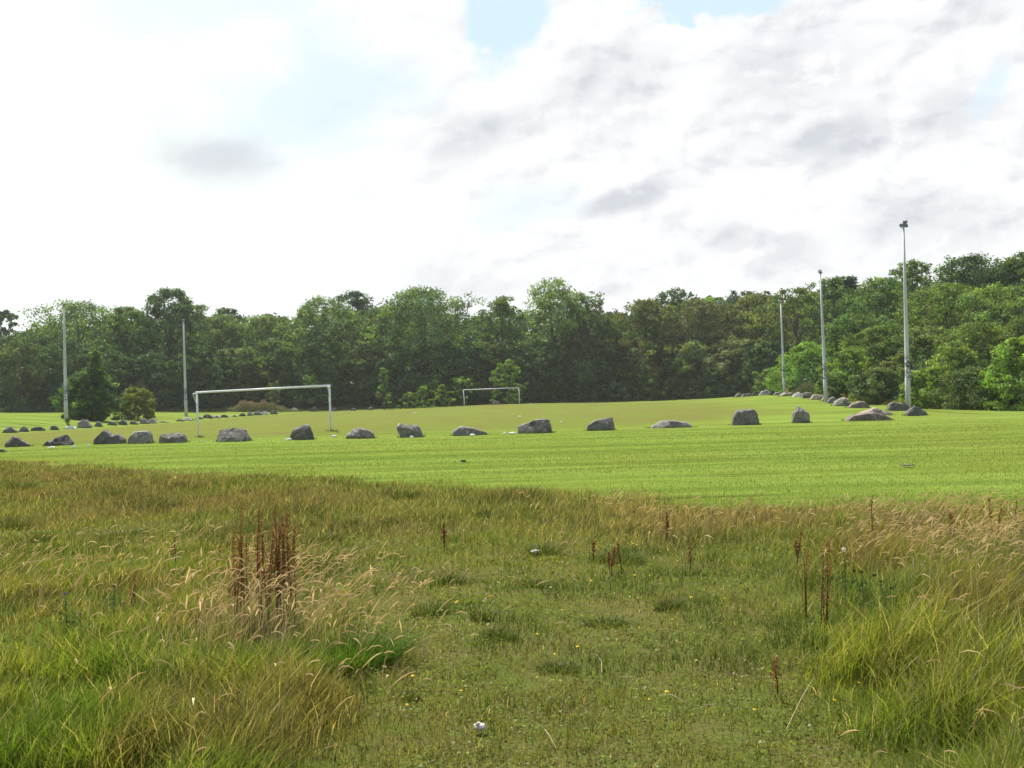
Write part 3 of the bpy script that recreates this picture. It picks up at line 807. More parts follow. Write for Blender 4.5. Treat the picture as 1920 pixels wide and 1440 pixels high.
def tree(name, px, top, wpx, depth, col, style, label, cat, group, zbf=.08, n_leaf=6000, leaf=.27, seed=0, foot=None, col2=None, limbs=True, lean=0.0):
    rg = np.random.default_rng(seed + 1000)
    T = at(px, top, depth)
    x, y = T[0], T[1]
    z0 = gz(x, y) if foot is None else at(px, foot, depth)[2]
    H = T[2] - z0; W = wpx / F * depth
    root = empty(name, (x, y, z0), label, cat, group)
    C, N, ci, lob = crown_points(H, W, H * zbf, rg, style, n_leaf)
    sz = leaf * rg.uniform(.65, 1.3, len(C))
    V = cards(C, N, sz, .52, rg)
    base = np.array(PAL[col]) * np.exp(rg.normal(0, .13)) * np.array((1 + rg.normal(0, .07), 1, 1 + rg.normal(0, .1)))
    ncl = ci.max() + 1
    f = np.exp(rg.normal(0, .22, ncl))
    hue = rg.normal(0, 1, ncl)
    tc_ = base[None] * f[:, None] * np.stack([1 + .10 * hue, 1 + .02 * hue, 1 - .08 * hue], 1)
    if col2:
        sel = rg.random(ncl) < .35
        tc_[sel] = np.array(PAL[col2]) * f[sel, None]
    t = tc_[ci] * np.exp(rg.normal(0, .16, len(C)))[:, None]
    link('crown', leaf_mesh('crown', V, np.clip(t, .004, .6)), LEAF, root)
    m = MB()
    tr = max(.04, H * .018) if style != 'bush' else max(.03, H * .014)
    if style == 'bush':
        for k in range(4):
            l = lob[k * 2 % len(lob)]
            m.tube([(rg.uniform(-.1, .1), rg.uniform(-.1, .1), -.15), (l[0] * .4, l[1] * .4, l[2] * .5), tuple(l[:3])], [tr, tr * .7, tr * .25], 6)
    else:
        wob = rg.normal(0, .02 * H, (3, 2))
        m.tube([(0, 0, -.3), (wob[0, 0] * .5, wob[0, 1] * .5, H * .2), (wob[1, 0], wob[1, 1], H * .45), (wob[2, 0], wob[2, 1], H * .7), (lob[-1, 0], lob[-1, 1], H * .93)],
               [tr * 1.25, tr, tr * .75, tr * .45, tr * .12], 8)
        for l in lob[:-1]:
            zs = max(H * .12, l[2] * .62) if zbf > .01 else l[2] * .7
            m.tube([(0, 0, zs), (l[0] * .45, l[1] * .45, zs + (l[2] - zs) * .6), (l[0], l[1], l[2]), (l[0] * 1.12, l[1] * 1.12, l[2] + l[3] * .6)], [tr * .5, tr * .34, tr * .18, tr * .05], 6)
    m.build('trunk', BARK, root, True)
    return root

WOOD = 'trees of the wood behind the pitch'
S = 0
trees = [
 # back: tops against the sky
 (2, 576, 66, 215, 'dark', 'dome', 'small dark round treetop cut off by the picture edge', .1, 4000),
 (365, 566, 90, 205, 'olive', 'dome', 'pale hazy treetop just right of the tall dark dome tree', .06, 5500),
 (430, 575, 84, 210, 'dark', 'dome', 'low dark treetop at the skyline, the first right of the hazy one', .06, 5500),
 (512, 588, 100, 210, 'dark', 'dome', 'low dark flat treetop at the dip of the skyline', .06, 5500),
 (663, 542, 96, 215, 'blue', 'dome', 'dark bluish round treetop rising behind the pale leafy trees', .06, 5500),
 (898, 590, 70, 200, 'mid', 'dome', 'low treetop in the gap between the great pale dome and feathery tree', .06, 4500),
 (1150, 583, 100, 200, 'dark', 'dome', 'thin dark treetop with bare twigs right of the tall open tree', .06, 4500),
 (1268, 537, 96, 196, 'dark', 'dome', 'dark domed treetop overtopping the brownish trees', .06, 5500),
 (1392, 540, 96, 196, 'blue', 'dome', 'small dark rounded treetop on the skyline left of the furthest mast', .06, 5000),
 (1340, 556, 90, 200, 'mid', 'dome', 'low green treetop between the two dark skyline domes', .06, 5000),
 (1705, 488, 92, 150, 'mid', 'dome', 'umbrella shaped treetop directly behind the tallest mast', .25, 4500),
 (1822, 478, 150, 135, 'dark', 'dome', 'big dark dense tree on the skyline at the hill top', .06, 10000),
 (1912, 472, 100, 130, 'mid', 'open', 'feathery spreading treetop at the top corner of the hillside', .08, 6500),
 # main wall of the wood
 (45, 622, 170, 168, 'dark', 'dome', 'low dark spreading tree at the picture edge behind the bank', .03, 7500),
 (140, 563, 175, 178, 'mid', 'dome', 'broad domed tree behind the first bank mast', .06, 9000),
 (238, 572, 92, 174, 'mid', 'dome', 'narrow twin headed green tree between the bank masts', .05, 6500),
 (316, 538, 112, 178, 'dark', 'dome', 'tall dark dome tree left of the second bank mast', .05, 8500),
 (415, 590, 120, 186, 'olive', 'dome', 'hazy olive tree just right of the second bank mast', .05, 7000),
 (500, 592, 120, 186, 'pale', 'dome', 'soft pale green tree above the left part of the near goal', .05, 7000),
 (605, 556, 130, 184, 'pale', 'dome', 'pale leafy tree with a ragged top above the near goal', .05, 8500),
 (715, 575, 120, 186, 'olive', 'dome', 'yellow tinged tree at the shoulder of the great pale dome', .05, 7000),
 (792, 540, 185, 184, 'pale', 'dome', 'great pale domed tree at the middle of the wood', .04, 13000),
 (940, 553, 104, 184, 'pale', 'open', 'feathery pale tree left of the tall open crowned tree', .05, 5500),
 (1034, 520, 150, 182, 'pale', 'open', 'tallest open crowned tree with light gaps and visible limbs', .04, 8000),
 (1097, 541, 100, 183, 'pale', 'open', 'slimmer open tree close beside the tallest open crowned tree', .05, 4500),
 (1208, 560, 110, 184, 'olive', 'dome', 'olive green tree rising over the far side of the pitch', .05, 8000),
 (1310, 560, 130, 182, 'brown', 'dome', 'brownish dry looking tree below the two dark skyline domes', .04, 8500),
 (1420, 552, 120, 178, 'brown', 'dome', 'rusty brown tinged tree just left of the furthest mast', .04, 8500),
 (1490, 537, 120, 165, 'olive', 'dome', 'olive tree with bare twiggy top between the two smaller masts', .05, 6500),
 (1560, 517, 104, 155, 'mid', 'open', 'ragged light treetop beside the head of the middle mast', .05, 5500),
 (1592, 514, 66, 150, 'dark', 'spire', 'thin spiky dark tree right of the middle mast', .05, 3500),
 (1645, 520, 120, 140, 'mid', 'dome', 'rounded green tree between middle and tallest mast', .04, 8500),
 (1770, 532, 150, 118, 'green', 'dome', 'mid green tree right of the tallest mast, halfway up the slope', .04, 9000),
 (1872, 532, 140, 112, 'green', 'dome', 'broad sunlit green tree on the slope below the feathery treetop', .04, 9000),
 # lower crowns in front
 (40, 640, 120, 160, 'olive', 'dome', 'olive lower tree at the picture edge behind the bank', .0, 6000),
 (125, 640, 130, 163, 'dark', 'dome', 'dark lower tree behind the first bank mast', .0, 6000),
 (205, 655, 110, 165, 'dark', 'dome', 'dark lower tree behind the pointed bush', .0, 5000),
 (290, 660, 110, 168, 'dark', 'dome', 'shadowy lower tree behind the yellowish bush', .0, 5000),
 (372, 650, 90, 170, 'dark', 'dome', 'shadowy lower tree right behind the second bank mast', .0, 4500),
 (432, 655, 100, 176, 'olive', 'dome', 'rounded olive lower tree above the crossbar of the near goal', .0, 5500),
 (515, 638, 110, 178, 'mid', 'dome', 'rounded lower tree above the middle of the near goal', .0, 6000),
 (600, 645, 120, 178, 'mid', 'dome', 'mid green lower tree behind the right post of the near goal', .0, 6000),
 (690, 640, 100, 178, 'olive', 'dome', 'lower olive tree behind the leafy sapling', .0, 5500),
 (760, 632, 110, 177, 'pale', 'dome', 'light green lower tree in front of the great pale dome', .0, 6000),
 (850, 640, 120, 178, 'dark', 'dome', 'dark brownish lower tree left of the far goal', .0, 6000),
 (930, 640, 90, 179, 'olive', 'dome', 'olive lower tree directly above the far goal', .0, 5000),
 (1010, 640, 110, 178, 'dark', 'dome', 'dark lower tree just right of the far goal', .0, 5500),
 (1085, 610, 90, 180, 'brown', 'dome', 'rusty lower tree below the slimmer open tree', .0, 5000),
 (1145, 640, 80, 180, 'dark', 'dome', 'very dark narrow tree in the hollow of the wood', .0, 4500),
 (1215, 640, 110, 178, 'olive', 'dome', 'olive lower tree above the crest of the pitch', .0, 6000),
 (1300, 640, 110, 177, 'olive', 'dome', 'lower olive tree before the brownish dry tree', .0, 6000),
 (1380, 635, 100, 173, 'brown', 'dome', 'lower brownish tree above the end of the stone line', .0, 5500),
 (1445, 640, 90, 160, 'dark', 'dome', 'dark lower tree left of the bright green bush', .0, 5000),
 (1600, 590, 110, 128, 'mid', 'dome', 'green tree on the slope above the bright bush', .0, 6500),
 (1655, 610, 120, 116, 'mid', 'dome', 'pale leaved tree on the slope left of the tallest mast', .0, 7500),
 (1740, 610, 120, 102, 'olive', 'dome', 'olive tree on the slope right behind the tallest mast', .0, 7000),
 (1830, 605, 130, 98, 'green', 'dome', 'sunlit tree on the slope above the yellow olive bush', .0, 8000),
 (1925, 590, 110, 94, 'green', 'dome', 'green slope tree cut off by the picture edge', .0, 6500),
]
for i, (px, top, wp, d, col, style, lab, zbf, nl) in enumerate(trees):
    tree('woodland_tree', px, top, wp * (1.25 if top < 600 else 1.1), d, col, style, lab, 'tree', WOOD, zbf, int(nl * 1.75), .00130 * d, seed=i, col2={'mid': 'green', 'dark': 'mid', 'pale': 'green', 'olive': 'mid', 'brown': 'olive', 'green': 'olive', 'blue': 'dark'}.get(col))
BUSH = 'bushes and saplings along the edge of the wood'
bushes = [
 ('large_bush', 166, 690, 100, 113, 'dark', 'bush', 'large dark green bush beside the first bank mast', 11000, .15),
 ('sapling', 178, 655, 64, 113, 'mid', 'spire', 'pointed pale topped sapling growing out of the large dark bush', 3600, .13),
 ('round_bush', 254, 726, 78, 121, 'yellow', 'bush', 'rounded yellowish bush on the grass bank', 5000, .14),
 ('sapling', 515, 714, 30, 164, 'yellow', 'spire', 'thin yellow green sapling seen through the near goal', 600, .2),
 ('sapling', 719, 690, 34, 165, 'bright', 'spire', 'tall leafy sapling on its own between the two goals', 1300, .2),
 ('leafy_shrub', 766, 735, 34, 165, 'bright', 'bush', 'small shrub immediately right of the tall leafy sapling', 700, .2),
 ('leafy_shrub', 795, 722, 40, 165, 'bright', 'bush', 'pale shrub second right of the tall leafy sapling', 1000, .2),
 ('leafy_shrub', 828, 720, 46, 165, 'bright', 'bush', 'spreading shrub left of the far goal', 1200, .2),
 ('sapling', 864, 705, 44, 165, 'bright', 'open', 'loose pale sapling right above the left post of the far goal', 900, .2),
 ('leafy_shrub', 950, 672, 70, 170, 'bright', 'bush', 'tall pale shrub behind the far goal', 2200, .22),
 ('leafy_shrub', 1155, 715, 50, 174, 'pale', 'bush', 'pale shrub at the wood edge right of the far goal', 1300, .2),
 ('leafy_shrub', 1215, 700, 70, 174, 'mid', 'bush', 'leafy green shrub at the wood edge above the crest of the pitch', 1800, .2),
 ('leafy_shrub', 1345, 690, 70, 170, 'mid', 'bush', 'green shrub at the wood edge left of the stone line', 1800, .2),
 ('large_bush', 1512, 643, 142, 127, 'bright', 'bush', 'bright green rounded bush between the two smaller masts', 8000, .16),
 ('large_bush', 1592, 652, 112, 106, 'bright', 'bush', 'bright green bush just right of the middle mast', 4500, .15),
 ('large_bush', 1642, 690, 90, 92, 'olive', 'bush', 'dull olive bush left of the tallest mast', 5000, .14),
 ('large_bush', 1735, 690, 84, 80, 'green', 'bush', 'dark leaved bush right of the foot of the tallest mast', 5000, .12),
 ('large_bush', 1790, 640, 110, 84, 'green', 'bush', 'tall sunlit bush behind the yellow olive one', 7000, .13),
 ('large_bush', 1828, 690, 120, 75, 'olive', 'bush', 'drooping yellow olive bush at the foot of the slope', 8000, .11),
 ('large_bush', 1912, 630, 110, 72, 'bright', 'bush', 'bright green tall bush cut off by the picture edge', 8000, .12),
 ('large_bush', 1690, 665, 70, 96, 'olive', 'bush', 'olive bush directly behind the tallest mast', 4000, .14),
 ('leafy_shrub', 1040, 700, 60, 176, 'mid', 'bush', 'mid green shrub low at the wood edge, first right of the far goal', 1500, .2),
 ('leafy_shrub', 1098, 690, 56, 176, 'pale', 'bush', 'pale shrub low at the wood edge, second right of the far goal', 1500, .2),
 ('leafy_shrub', 1265, 705, 60, 174, 'green', 'bush', 'green low shrub above the crest, right of the larger leafy one', 1500, .2),
 ('leafy_shrub', 1302, 712, 46, 172, 'olive', 'bush', 'olive low shrub at the wood edge above the crest', 1100, .2),
 ('leafy_shrub', 1390, 700, 60, 168, 'mid', 'bush', 'mid green shrub right behind the start of the stone line', 1500, .2),
 ('leafy_shrub', 1436, 690, 60, 150, 'green', 'bush', 'shrub left of the bright green rounded bush', 1600, .18),
 ('low_shrub', 1560, 705, 60, 100, 'mid', 'bush', 'low dark shrub at the foot of the middle mast', 2500, .13),
]
for i, (nm, px, top, wp, d, col, style, lab, nl, lf) in enumerate(bushes):
    tree(nm, px, top, wp * (1.22 if px > 1600 else 1.0), d, col, style, lab, 'bush' if 'bush' in nm or 'shrub' in nm else 'sapling', BUSH, .0 if style == 'bush' else .12, int(nl * 1.5), lf * .9, seed=300 + i, col2={'yellow': 'olive', 'bright': 'green', 'mid': 'green', 'dark': 'green'}.get(col))

# undergrowth inside the wood, one uncountable mass
def undergrowth():
    rg = np.random.default_rng(77)
    n = 90000
    u = rg.uniform(-.66, .66, n)
    e = np.interp(u, _wu, _we[:, 1])
    y = e + rg.random(n) ** 1.6 * (np.where(u > .3, 40, 26)) + 1.2
    x = u * y
    clump = fbm(x, y, 3.2, 7, 2)
    h = (0.4 + 4.6 * clump ** 1.4) * ss(y - e, 0, 7) + .5
    z = ground_z(x, y) + h * rg.random(n)
    C = np.c_[x, y, z]
    V = cards(C, rg.normal(size=(n, 3)) + np.array((0, -.2, .5)), .0019 * y * rg.uniform(.6, 1.3, n), .55, rg)
    col = np.array(PAL['dark'])[None] * np.exp(rg.normal(0, .25, n))[:, None] * (0.7 + clump[:, None] * .9)
    o = link('undergrowth', leaf_mesh('undergrowth', V, col), LEAF)
    tag(o, kind='stuff')
    # the wood further back and up the slope, seen only through the gaps
    n = 110000
    u = rg.uniform(-.62, .62, n)
    y = rg.uniform(204, 250, n)
    x = u * y
    top = np.interp(u, [-.6, -.48, -.40, -.33, -.23, -.085, -.03, .095, .17, .27, .37, .47], [12, 13.5, 17, 18, 16.5, 18, 16, 15, 17, 17, 16, 18]) + (fbm(x, y, 7, 12, 2) - .5) * 6
    z = ground_z(x, y) + top * rg.random(n) ** .7
    V = cards(np.c_[x, y, z], rg.normal(size=(n, 3)) + np.array((0, 0, .5)), .55 * rg.uniform(.7, 1.4, n), .6, rg)
    col = np.array(PAL['dark'])[None] * np.exp(rg.normal(0, .25, n))[:, None]
    tag(link('distant_woods', leaf_mesh('distant_woods', V, col), LEAF), kind='stuff')
undergrowth()

# ------------------------------------------------------------------ grass blades
def blades(x, y, z, h, wd, lean, yaw, tint, seg=2, curve=1.0):
    """ribbons: seg quads then a tip triangle; lean = horizontal tip offset (n,2)"""
    n = len(x)
    c, s = np.cos(yaw), np.sin(yaw)
    V = np.empty((n, 2 * seg + 1, 3), np.float32)
    base = np.c_[x, y, z]
    for k in range(seg + 1):
        t = k / seg if seg else 0
        t = t * (.8 if seg > 1 else .55) if k else 0.0
        ctr = base + np.c_[lean[:, 0] * t ** (1 + curve), lean[:, 1] * t ** (1 + curve), h * (t - .12 * t * t * curve) - (.02 if k == 0 else 0)]
        hw = wd * (1 - .45 * t) * .5
        off = np.c_[c * hw, s * hw, np.zeros(n)]
        if k < seg:
            V[:, 2 * k] = ctr - off; V[:, 2 * k + 1] = ctr + off
        else:
            pass
    tip = base + np.c_[lean[:, 0], lean[:, 1], h * (1 - .12 * curve)]
    V[:, 2 * seg] = tip
    nv = 2 * seg + 1
    fn, ix = [], []
    b = (np.arange(n) * nv)[:, None]
    per = []
    for k in range(seg - 1):
        per += [2 * k, 2 * k + 1, 2 * k + 3, 2 * k + 2]; fn.append(4)
    per += [2 * seg - 2, 2 * seg - 1, 2 * seg]; fn.append(3)
    idx = (b + np.array(per)[None]).ravel()
    return V.reshape(-1, 3), np.tile(fn, n), idx, np.repeat(tint, nv, axis=0)
def scatter(n, y0, y1, power, umax, rg):
    """points in a fan: area density ~ y**-power"""
    a = 2 - power
    t = rg.random(n)
    y = (y0 ** a + t * (y1 ** a - y0 ** a)) ** (1 / a)
    x = rg.uniform(-umax, umax, n) * y
    return x, y
G_GREEN = np.array((0.098, 0.155, 0.022)); G_OLIVE = np.array((0.148, 0.160, 0.033)); G_STRAW = np.array((0.46, 0.36, 0.19)); G_BROWN = np.array((0.165, 0.118, 0.053))
G_YEL = np.array((0.168, 0.195, 0.032)); G_DARK = np.array((0.045, 0.068, 0.016)); G_BLUE = np.array((0.085, 0.135, 0.050))
def mixc(a, b, t): return a + (b - a) * np.asarray(t)[:, None]

def short_grass():
    rg = np.random.default_rng(21)
    x, y = scatter(420000, 3.2, 36, 1.15, .64, rg)
    m = rg.random(len(x)) < rough_mask(x, y)
    x, y = x[m], y[m]
    L, Rr, B = tall_fields(x, y)
    n1 = fbm(x, y, 1.7, 2); n2 = fbm(x, y, .45, 6); n3 = fbm(x, y, 4.5, 9)
    far = ss(y, 9, 15)
    path = ss(.5 - np.abs(x / y - .02) * 1.6, 0, .45) * (1 - ss(y, 11, 15))
    h = .015 + .095 * n2 ** 1.8 + .045 * far * (n1 + .2) + .07 * (1 - path) * n1 * n2 * 2
    h = h * rg.uniform(.55, 1.35, len(x)) + B * .14 * n1
    n = len(x)
    t = np.tile(G_OLIVE, (n, 1))
    t = mixc(t, G_GREEN, ss(n1 + (n2 - .5) * .9, .42, .66) * .85)
    t = mixc(t, G_BROWN, ss(n3 + (n1 - .5) * .6, .42, .62) * (.26 + .58 * far))
    t = mixc(t, G_BROWN * 1.25, B * ss(n1, .3, .6) * .65)
    t = mixc(t, G_DARK, ss(n2 + (n1 - .5), .56, .72) * .6)
    dry = rg.random(n) < (.06 + .20 * far + .10 * B)
    t[dry] = mixc(t[dry], G_STRAW, np.full(dry.sum(), .65))
    t *= (np.exp(rg.normal(0, .24, n)) * (.88 - .10 * far * (1 - B)))[:, None]
    lean = np.c_[rg.normal(.012, .03, n), rg.normal(0, .03, n)] * (.6 + h / .08)[:, None] * .8
    wd = .0042 * (np.maximum(y, 5) / 6) ** .62 * rg.uniform(.7, 1.4, n)
    V, fn, ix, tt = blades(x, y, ground_z(x, y), h, wd, lean, rg.uniform(0, 6.28, n), t, 2)
    tag(link('rough_grass', mesh_np('rough_grass', V, fn, ix, tt), GRASS), kind='stuff')
    # small broad leaves of clover and plantain in the trodden turf
    x, y = scatter(60000, 3.2, 16, 1.3, .62, rg)
    L, Rr, B = tall_fields(x, y)
    m = (rg.random(len(x)) > np.maximum(L, Rr)) & (fbm(x, y, .5, 15) > .47)
    x, y = x[m], y[m]; n = len(x)
    C = np.c_[x, y, ground_z(x, y) + rg.uniform(.012, .05, n)]
    V = cards(C, rg.normal(size=(n, 3)) * .45 + np.array((0, 0, 1.0)), .009 * (y / 5) ** .5 * rg.uniform(.6, 1.4, n), .7, rg)
    t = mixc(np.tile(G_GREEN * 1.1, (n, 1)), G_OLIVE, rg.random(n) * .8)
    bd = rg.random(n) < .18; t[bd] = G_BROWN
    t = t * np.exp(rg.normal(0, .2, n))[:, None]
    tag(link('ground_cover_leaves', leaf_mesh('ground_cover_leaves', V, t), GRASS), kind='stuff')
short_grass()

def tall_grass():
    rg = np.random.default_rng(22)
    x, y = scatter(330000, 3.2, 15, 1.2, .66, rg)
    L, Rr, B = tall_fields(x, y)
    dens = np.maximum(L, Rr)
    n1 = fbm(x, y, 1.1, 31); n2 = fbm(x, y, .35, 34)
    cl = fbm(x, y, .55, 38, 2)
    m = rg.random(len(x)) < dens * (.12 + 1.25 * ss(cl, .3, .62))
    x, y, L, Rr, n1, n2, cl = (a[m] for a in (x, y, L, Rr, n1, n2, cl)); n = len(x)
    isl = L > Rr
    near = 1 - ss(y, 5.2, 7.6)
    h = np.where(isl, .10 + .15 * n1 + .07 * near, .20 + .30 * n1) * np.maximum(L, Rr) ** .6 * (1 - .30 * ss(y, 7.5, 10)) * rg.uniform(.45, 1.25, n) * (.55 + .75 * ss(cl, .3, .65))
    t = np.where(isl[:, None], G_GREEN[None], mixc(np.tile(G_GREEN, (n, 1)), G_YEL, ss(n1, .25, .55)))
    t = mixc(t, G_YEL, isl * ss(n2 + (n1 - .5), .35, .6) * .75)
    t = mixc(t, G_OLIVE, ss(y, 7, 9) * .55)
    t = mixc(t, G_BROWN, ss(fbm(x, y, .8, 37), .52, .68) * .65)
    t = mixc(t, G_BLUE, ss(fbm(x, y, 1.3, 47), .55, .7) * .5 * ~isl)
    dry = rg.random(n) < .11
    t[dry] = mixc(t[dry], G_STRAW, np.full(dry.sum(), .75))
    t *= np.exp(rg.normal(0, .2, n))[:, None]
    lf = fbm(x, y, .45, 55, 2) - .5; lf2 = fbm(x, y, .5, 58, 2) - .5
    lean = np.c_[rg.normal(.14, .36, n) + lf * .6, rg.normal(-.03, .36, n) + lf2 * .6] * h[:, None]
    wd = .0062 * (np.maximum(y, 4.5) / 6) ** .5 * rg.uniform(.6, 1.35, n)
    V, fn, ix, tt = blades(x, y, ground_z(x, y), h, wd, lean, rg.uniform(-1.6, 1.6, n), t, 3)
    tag(link('tall_grass', mesh_np('tall_grass', V, fn, ix, tt), GRASS), kind='stuff')
tall_grass()

def seed_grass():
    """flowering stalks with pale drooping heads"""
    rg = np.random.default_rng(23)
    x, y = scatter(52000, 3.4, 17, 1.0, .64, rg)
    L, Rr, B = tall_fields(x, y)
    n1 = fbm(x, y, .8, 51, 2)
    band_l = L * (ss(y, 6.0, 7.5) * 1.0 + .12)
    # the straw-coloured drift round the big dock clump
    drift = np.exp(-(((x + 1.55) / .75) ** 2 + ((y - 8.0) / 1.6) ** 2)) * 1.2
    band_r = Rr * (ss(y, 6.5, 8.5) * .95 + .16) * ss(x / y, .2, .36)
    p = np.clip(np.maximum(np.maximum(band_l * .11, band_r * .48), np.maximum(drift, B * .2 * ss(16.5 - y, 0, 2))), 0, 1) * ss(n1, .34, .6)
    m = rg.random(len(x)) < p * .8 * rough_mask(x, y) * (edge_y(x, y) - y > 1.0)
    x, y, L, Rr, B = x[m], y[m], L[m], Rr[m], B[m]; n = len(x)
    h = (.26 + .26 * np.maximum(L, Rr) + .10 * B) * (1 - .34 * ss(y, 7.5, 10)) * rg.uniform(.65, 1.25, n)
    z = ground_z(x, y)
    lean = np.c_[rg.normal(.34, .22, n), rg.normal(-.02, .25, n)] * h[:, None]
    col = mixc(np.tile(np.array((.52, .42, .25)), (n, 1)), np.array((.38, .27, .155)), rg.random(n) * .8) * np.exp(rg.normal(0, .15, n))[:, None]
    wd = .0022 * (np.maximum(y, 5) / 6) ** .7
    V1, f1, i1, t1 = blades(x, y, z, h, wd, lean, rg.uniform(-.8, .8, n), col * .8, 3)
    # heads: an arched spindle continuing the stalk
    hl = rg.uniform(.05, .115, n); dr_ = rg.uniform(.05, .95, n)
    tipx = lean[:, 0]; tipy = lean[:, 1]; tz = z + h * .88
    d = np.c_[lean / np.maximum(np.linalg.norm(lean, axis=1, keepdims=True), 1e-6)]
    up0 = rg.uniform(.3, 1.5, n)
    nv = 0; VV, FF, II, TT = [], [], [], []
    hw = .0030 * (np.maximum(y, 5) / 6) ** .55 * rg.uniform(.8, 1.5, n)
    for ax in range(2):
        P = np.empty((n, 8, 3), np.float32)
        for k, (t, wk) in enumerate(((0, .35), (.35, 1.0), (.7, .85), (1.0, .15))):
            cx = x + tipx + d[:, 0] * hl * t
            cyy = y + tipy + d[:, 1] * hl * t
            cz = tz + hl * (up0 * t - dr_ * t * t)
            o = np.c_[np.zeros(n), np.zeros(n), hw * wk] if ax == 0 else np.c_[-d[:, 1] * hw * wk + hw * .3 * wk, d[:, 0] * hw * wk, np.zeros(n)]
            c = np.c_[cx, cyy, cz]
            P[:, 2 * k] = c - o; P[:, 2 * k + 1] = c + o
        per = np.array([0, 1, 3, 2, 2, 3, 5, 4, 4, 5, 7, 6])
        VV.append(P.reshape(-1, 3)); FF.append(np.full(3 * n, 4)); II.append(((np.arange(n) * 8)[:, None] + per[None]).ravel()); TT.append(np.repeat(col * 1.15, 8, axis=0))
    Vs = [V1] + VV; off = 0; idx = []
    for v_, i_ in zip(Vs, [i1] + II):
        idx.append(i_ + off); off += len(v_)
    me = mesh_np('seeding_grass', np.concatenate(Vs), np.concatenate([f1] + FF), np.concatenate(idx), np.clip(np.concatenate([t1] + TT), 0, .75))
    tag(link('seeding_grass', me, STRAW), kind='stuff')
seed_grass()

def mown_grass():
    rg = np.random.default_rng(24)
    x, y = scatter(340000, 12, 70, 1.2, .60, rg)
    m = (rg.random(len(x)) < 1 - ss(y, 30, 68)) & (rg.random(len(x)) > rough_mask(x, y)) & (rg.random(len(x)) > pitch_mask(x, y) * 1.2)
    x, y = x[m], y[m]; n = len(x)
    st = fbm(x * .025, y * .55 - x * .02, 1.0, 3); cu = fbm(x * .16, y * 1.5 - x * .05, 1.0, 13)
    t = mixc(np.tile(np.array((.086, .136, .021)), (n, 1)), np.array((.152, .212, .036)), ss(st, .38, .62))
    t = mixc(t, np.array((.055, .065, .018)), ss(cu, .56, .66) * .85)
    n1 = fbm(x, y, .9, 17)
    t = mixc(t, G_OLIVE, ss(n1, .55, .75) * .5) * np.exp(rg.normal(0, .18, n))[:, None]
    h = (.025 + .03 * n1) * rg.uniform(.6, 1.4, n)
    lean = rg.normal(0, .02, (n, 2))
    V, fn, ix, tt = blades(x, y, ground_z(x, y), h, .0048 * (y / 8) ** .75, lean, rg.uniform(0, 6.28, n), t, 1)
    tag(link('mown_grass', mesh_np('mown_grass', V, fn, ix, tt), GRASS), kind='stuff')
mown_grass()

def fringe():
    """longer grass that the mower leaves round the foot of each boulder"""
    rg = np.random.default_rng(29)
    X, Y, H = [], [], []
    for (bx, by, hw, dp, ht) in FOOT:
        n = int(90 * hw + 20)
        a = rg.uniform(0, 6.28, n); k = rg.uniform(.88, 1.22, n)
        X.append(bx + np.cos(a) * hw * k); Y.append(by + np.sin(a) * dp * 1.05 * k); H.append(np.full(n, min(.15, .06 + ht * .13)))
    x, y, h = np.concatenate(X), np.concatenate(Y), np.concatenate(H)
    n = len(x)
    h = h * rg.uniform(.3, 1.2, n) * (.4 + 1.1 * fbm(x, y, .6, 19, 2))
    t = mixc(np.tile(np.array((.075, .115, .02)), (n, 1)), G_OLIVE, rg.random(n) * .6) * np.exp(rg.normal(0, .2, n))[:, None]
    V, fn, ix, tt = blades(x, y, ground_z(x, y), h, .00042 * y, rg.normal(0, .35, (n, 2)) * h[:, None], rg.uniform(-1, 1, n), t, 2)
    tag(link('uncut_fringe_grass', mesh_np('uncut_fringe_grass', V, fn, ix, tt), GRASS), kind='stuff')
fringe()

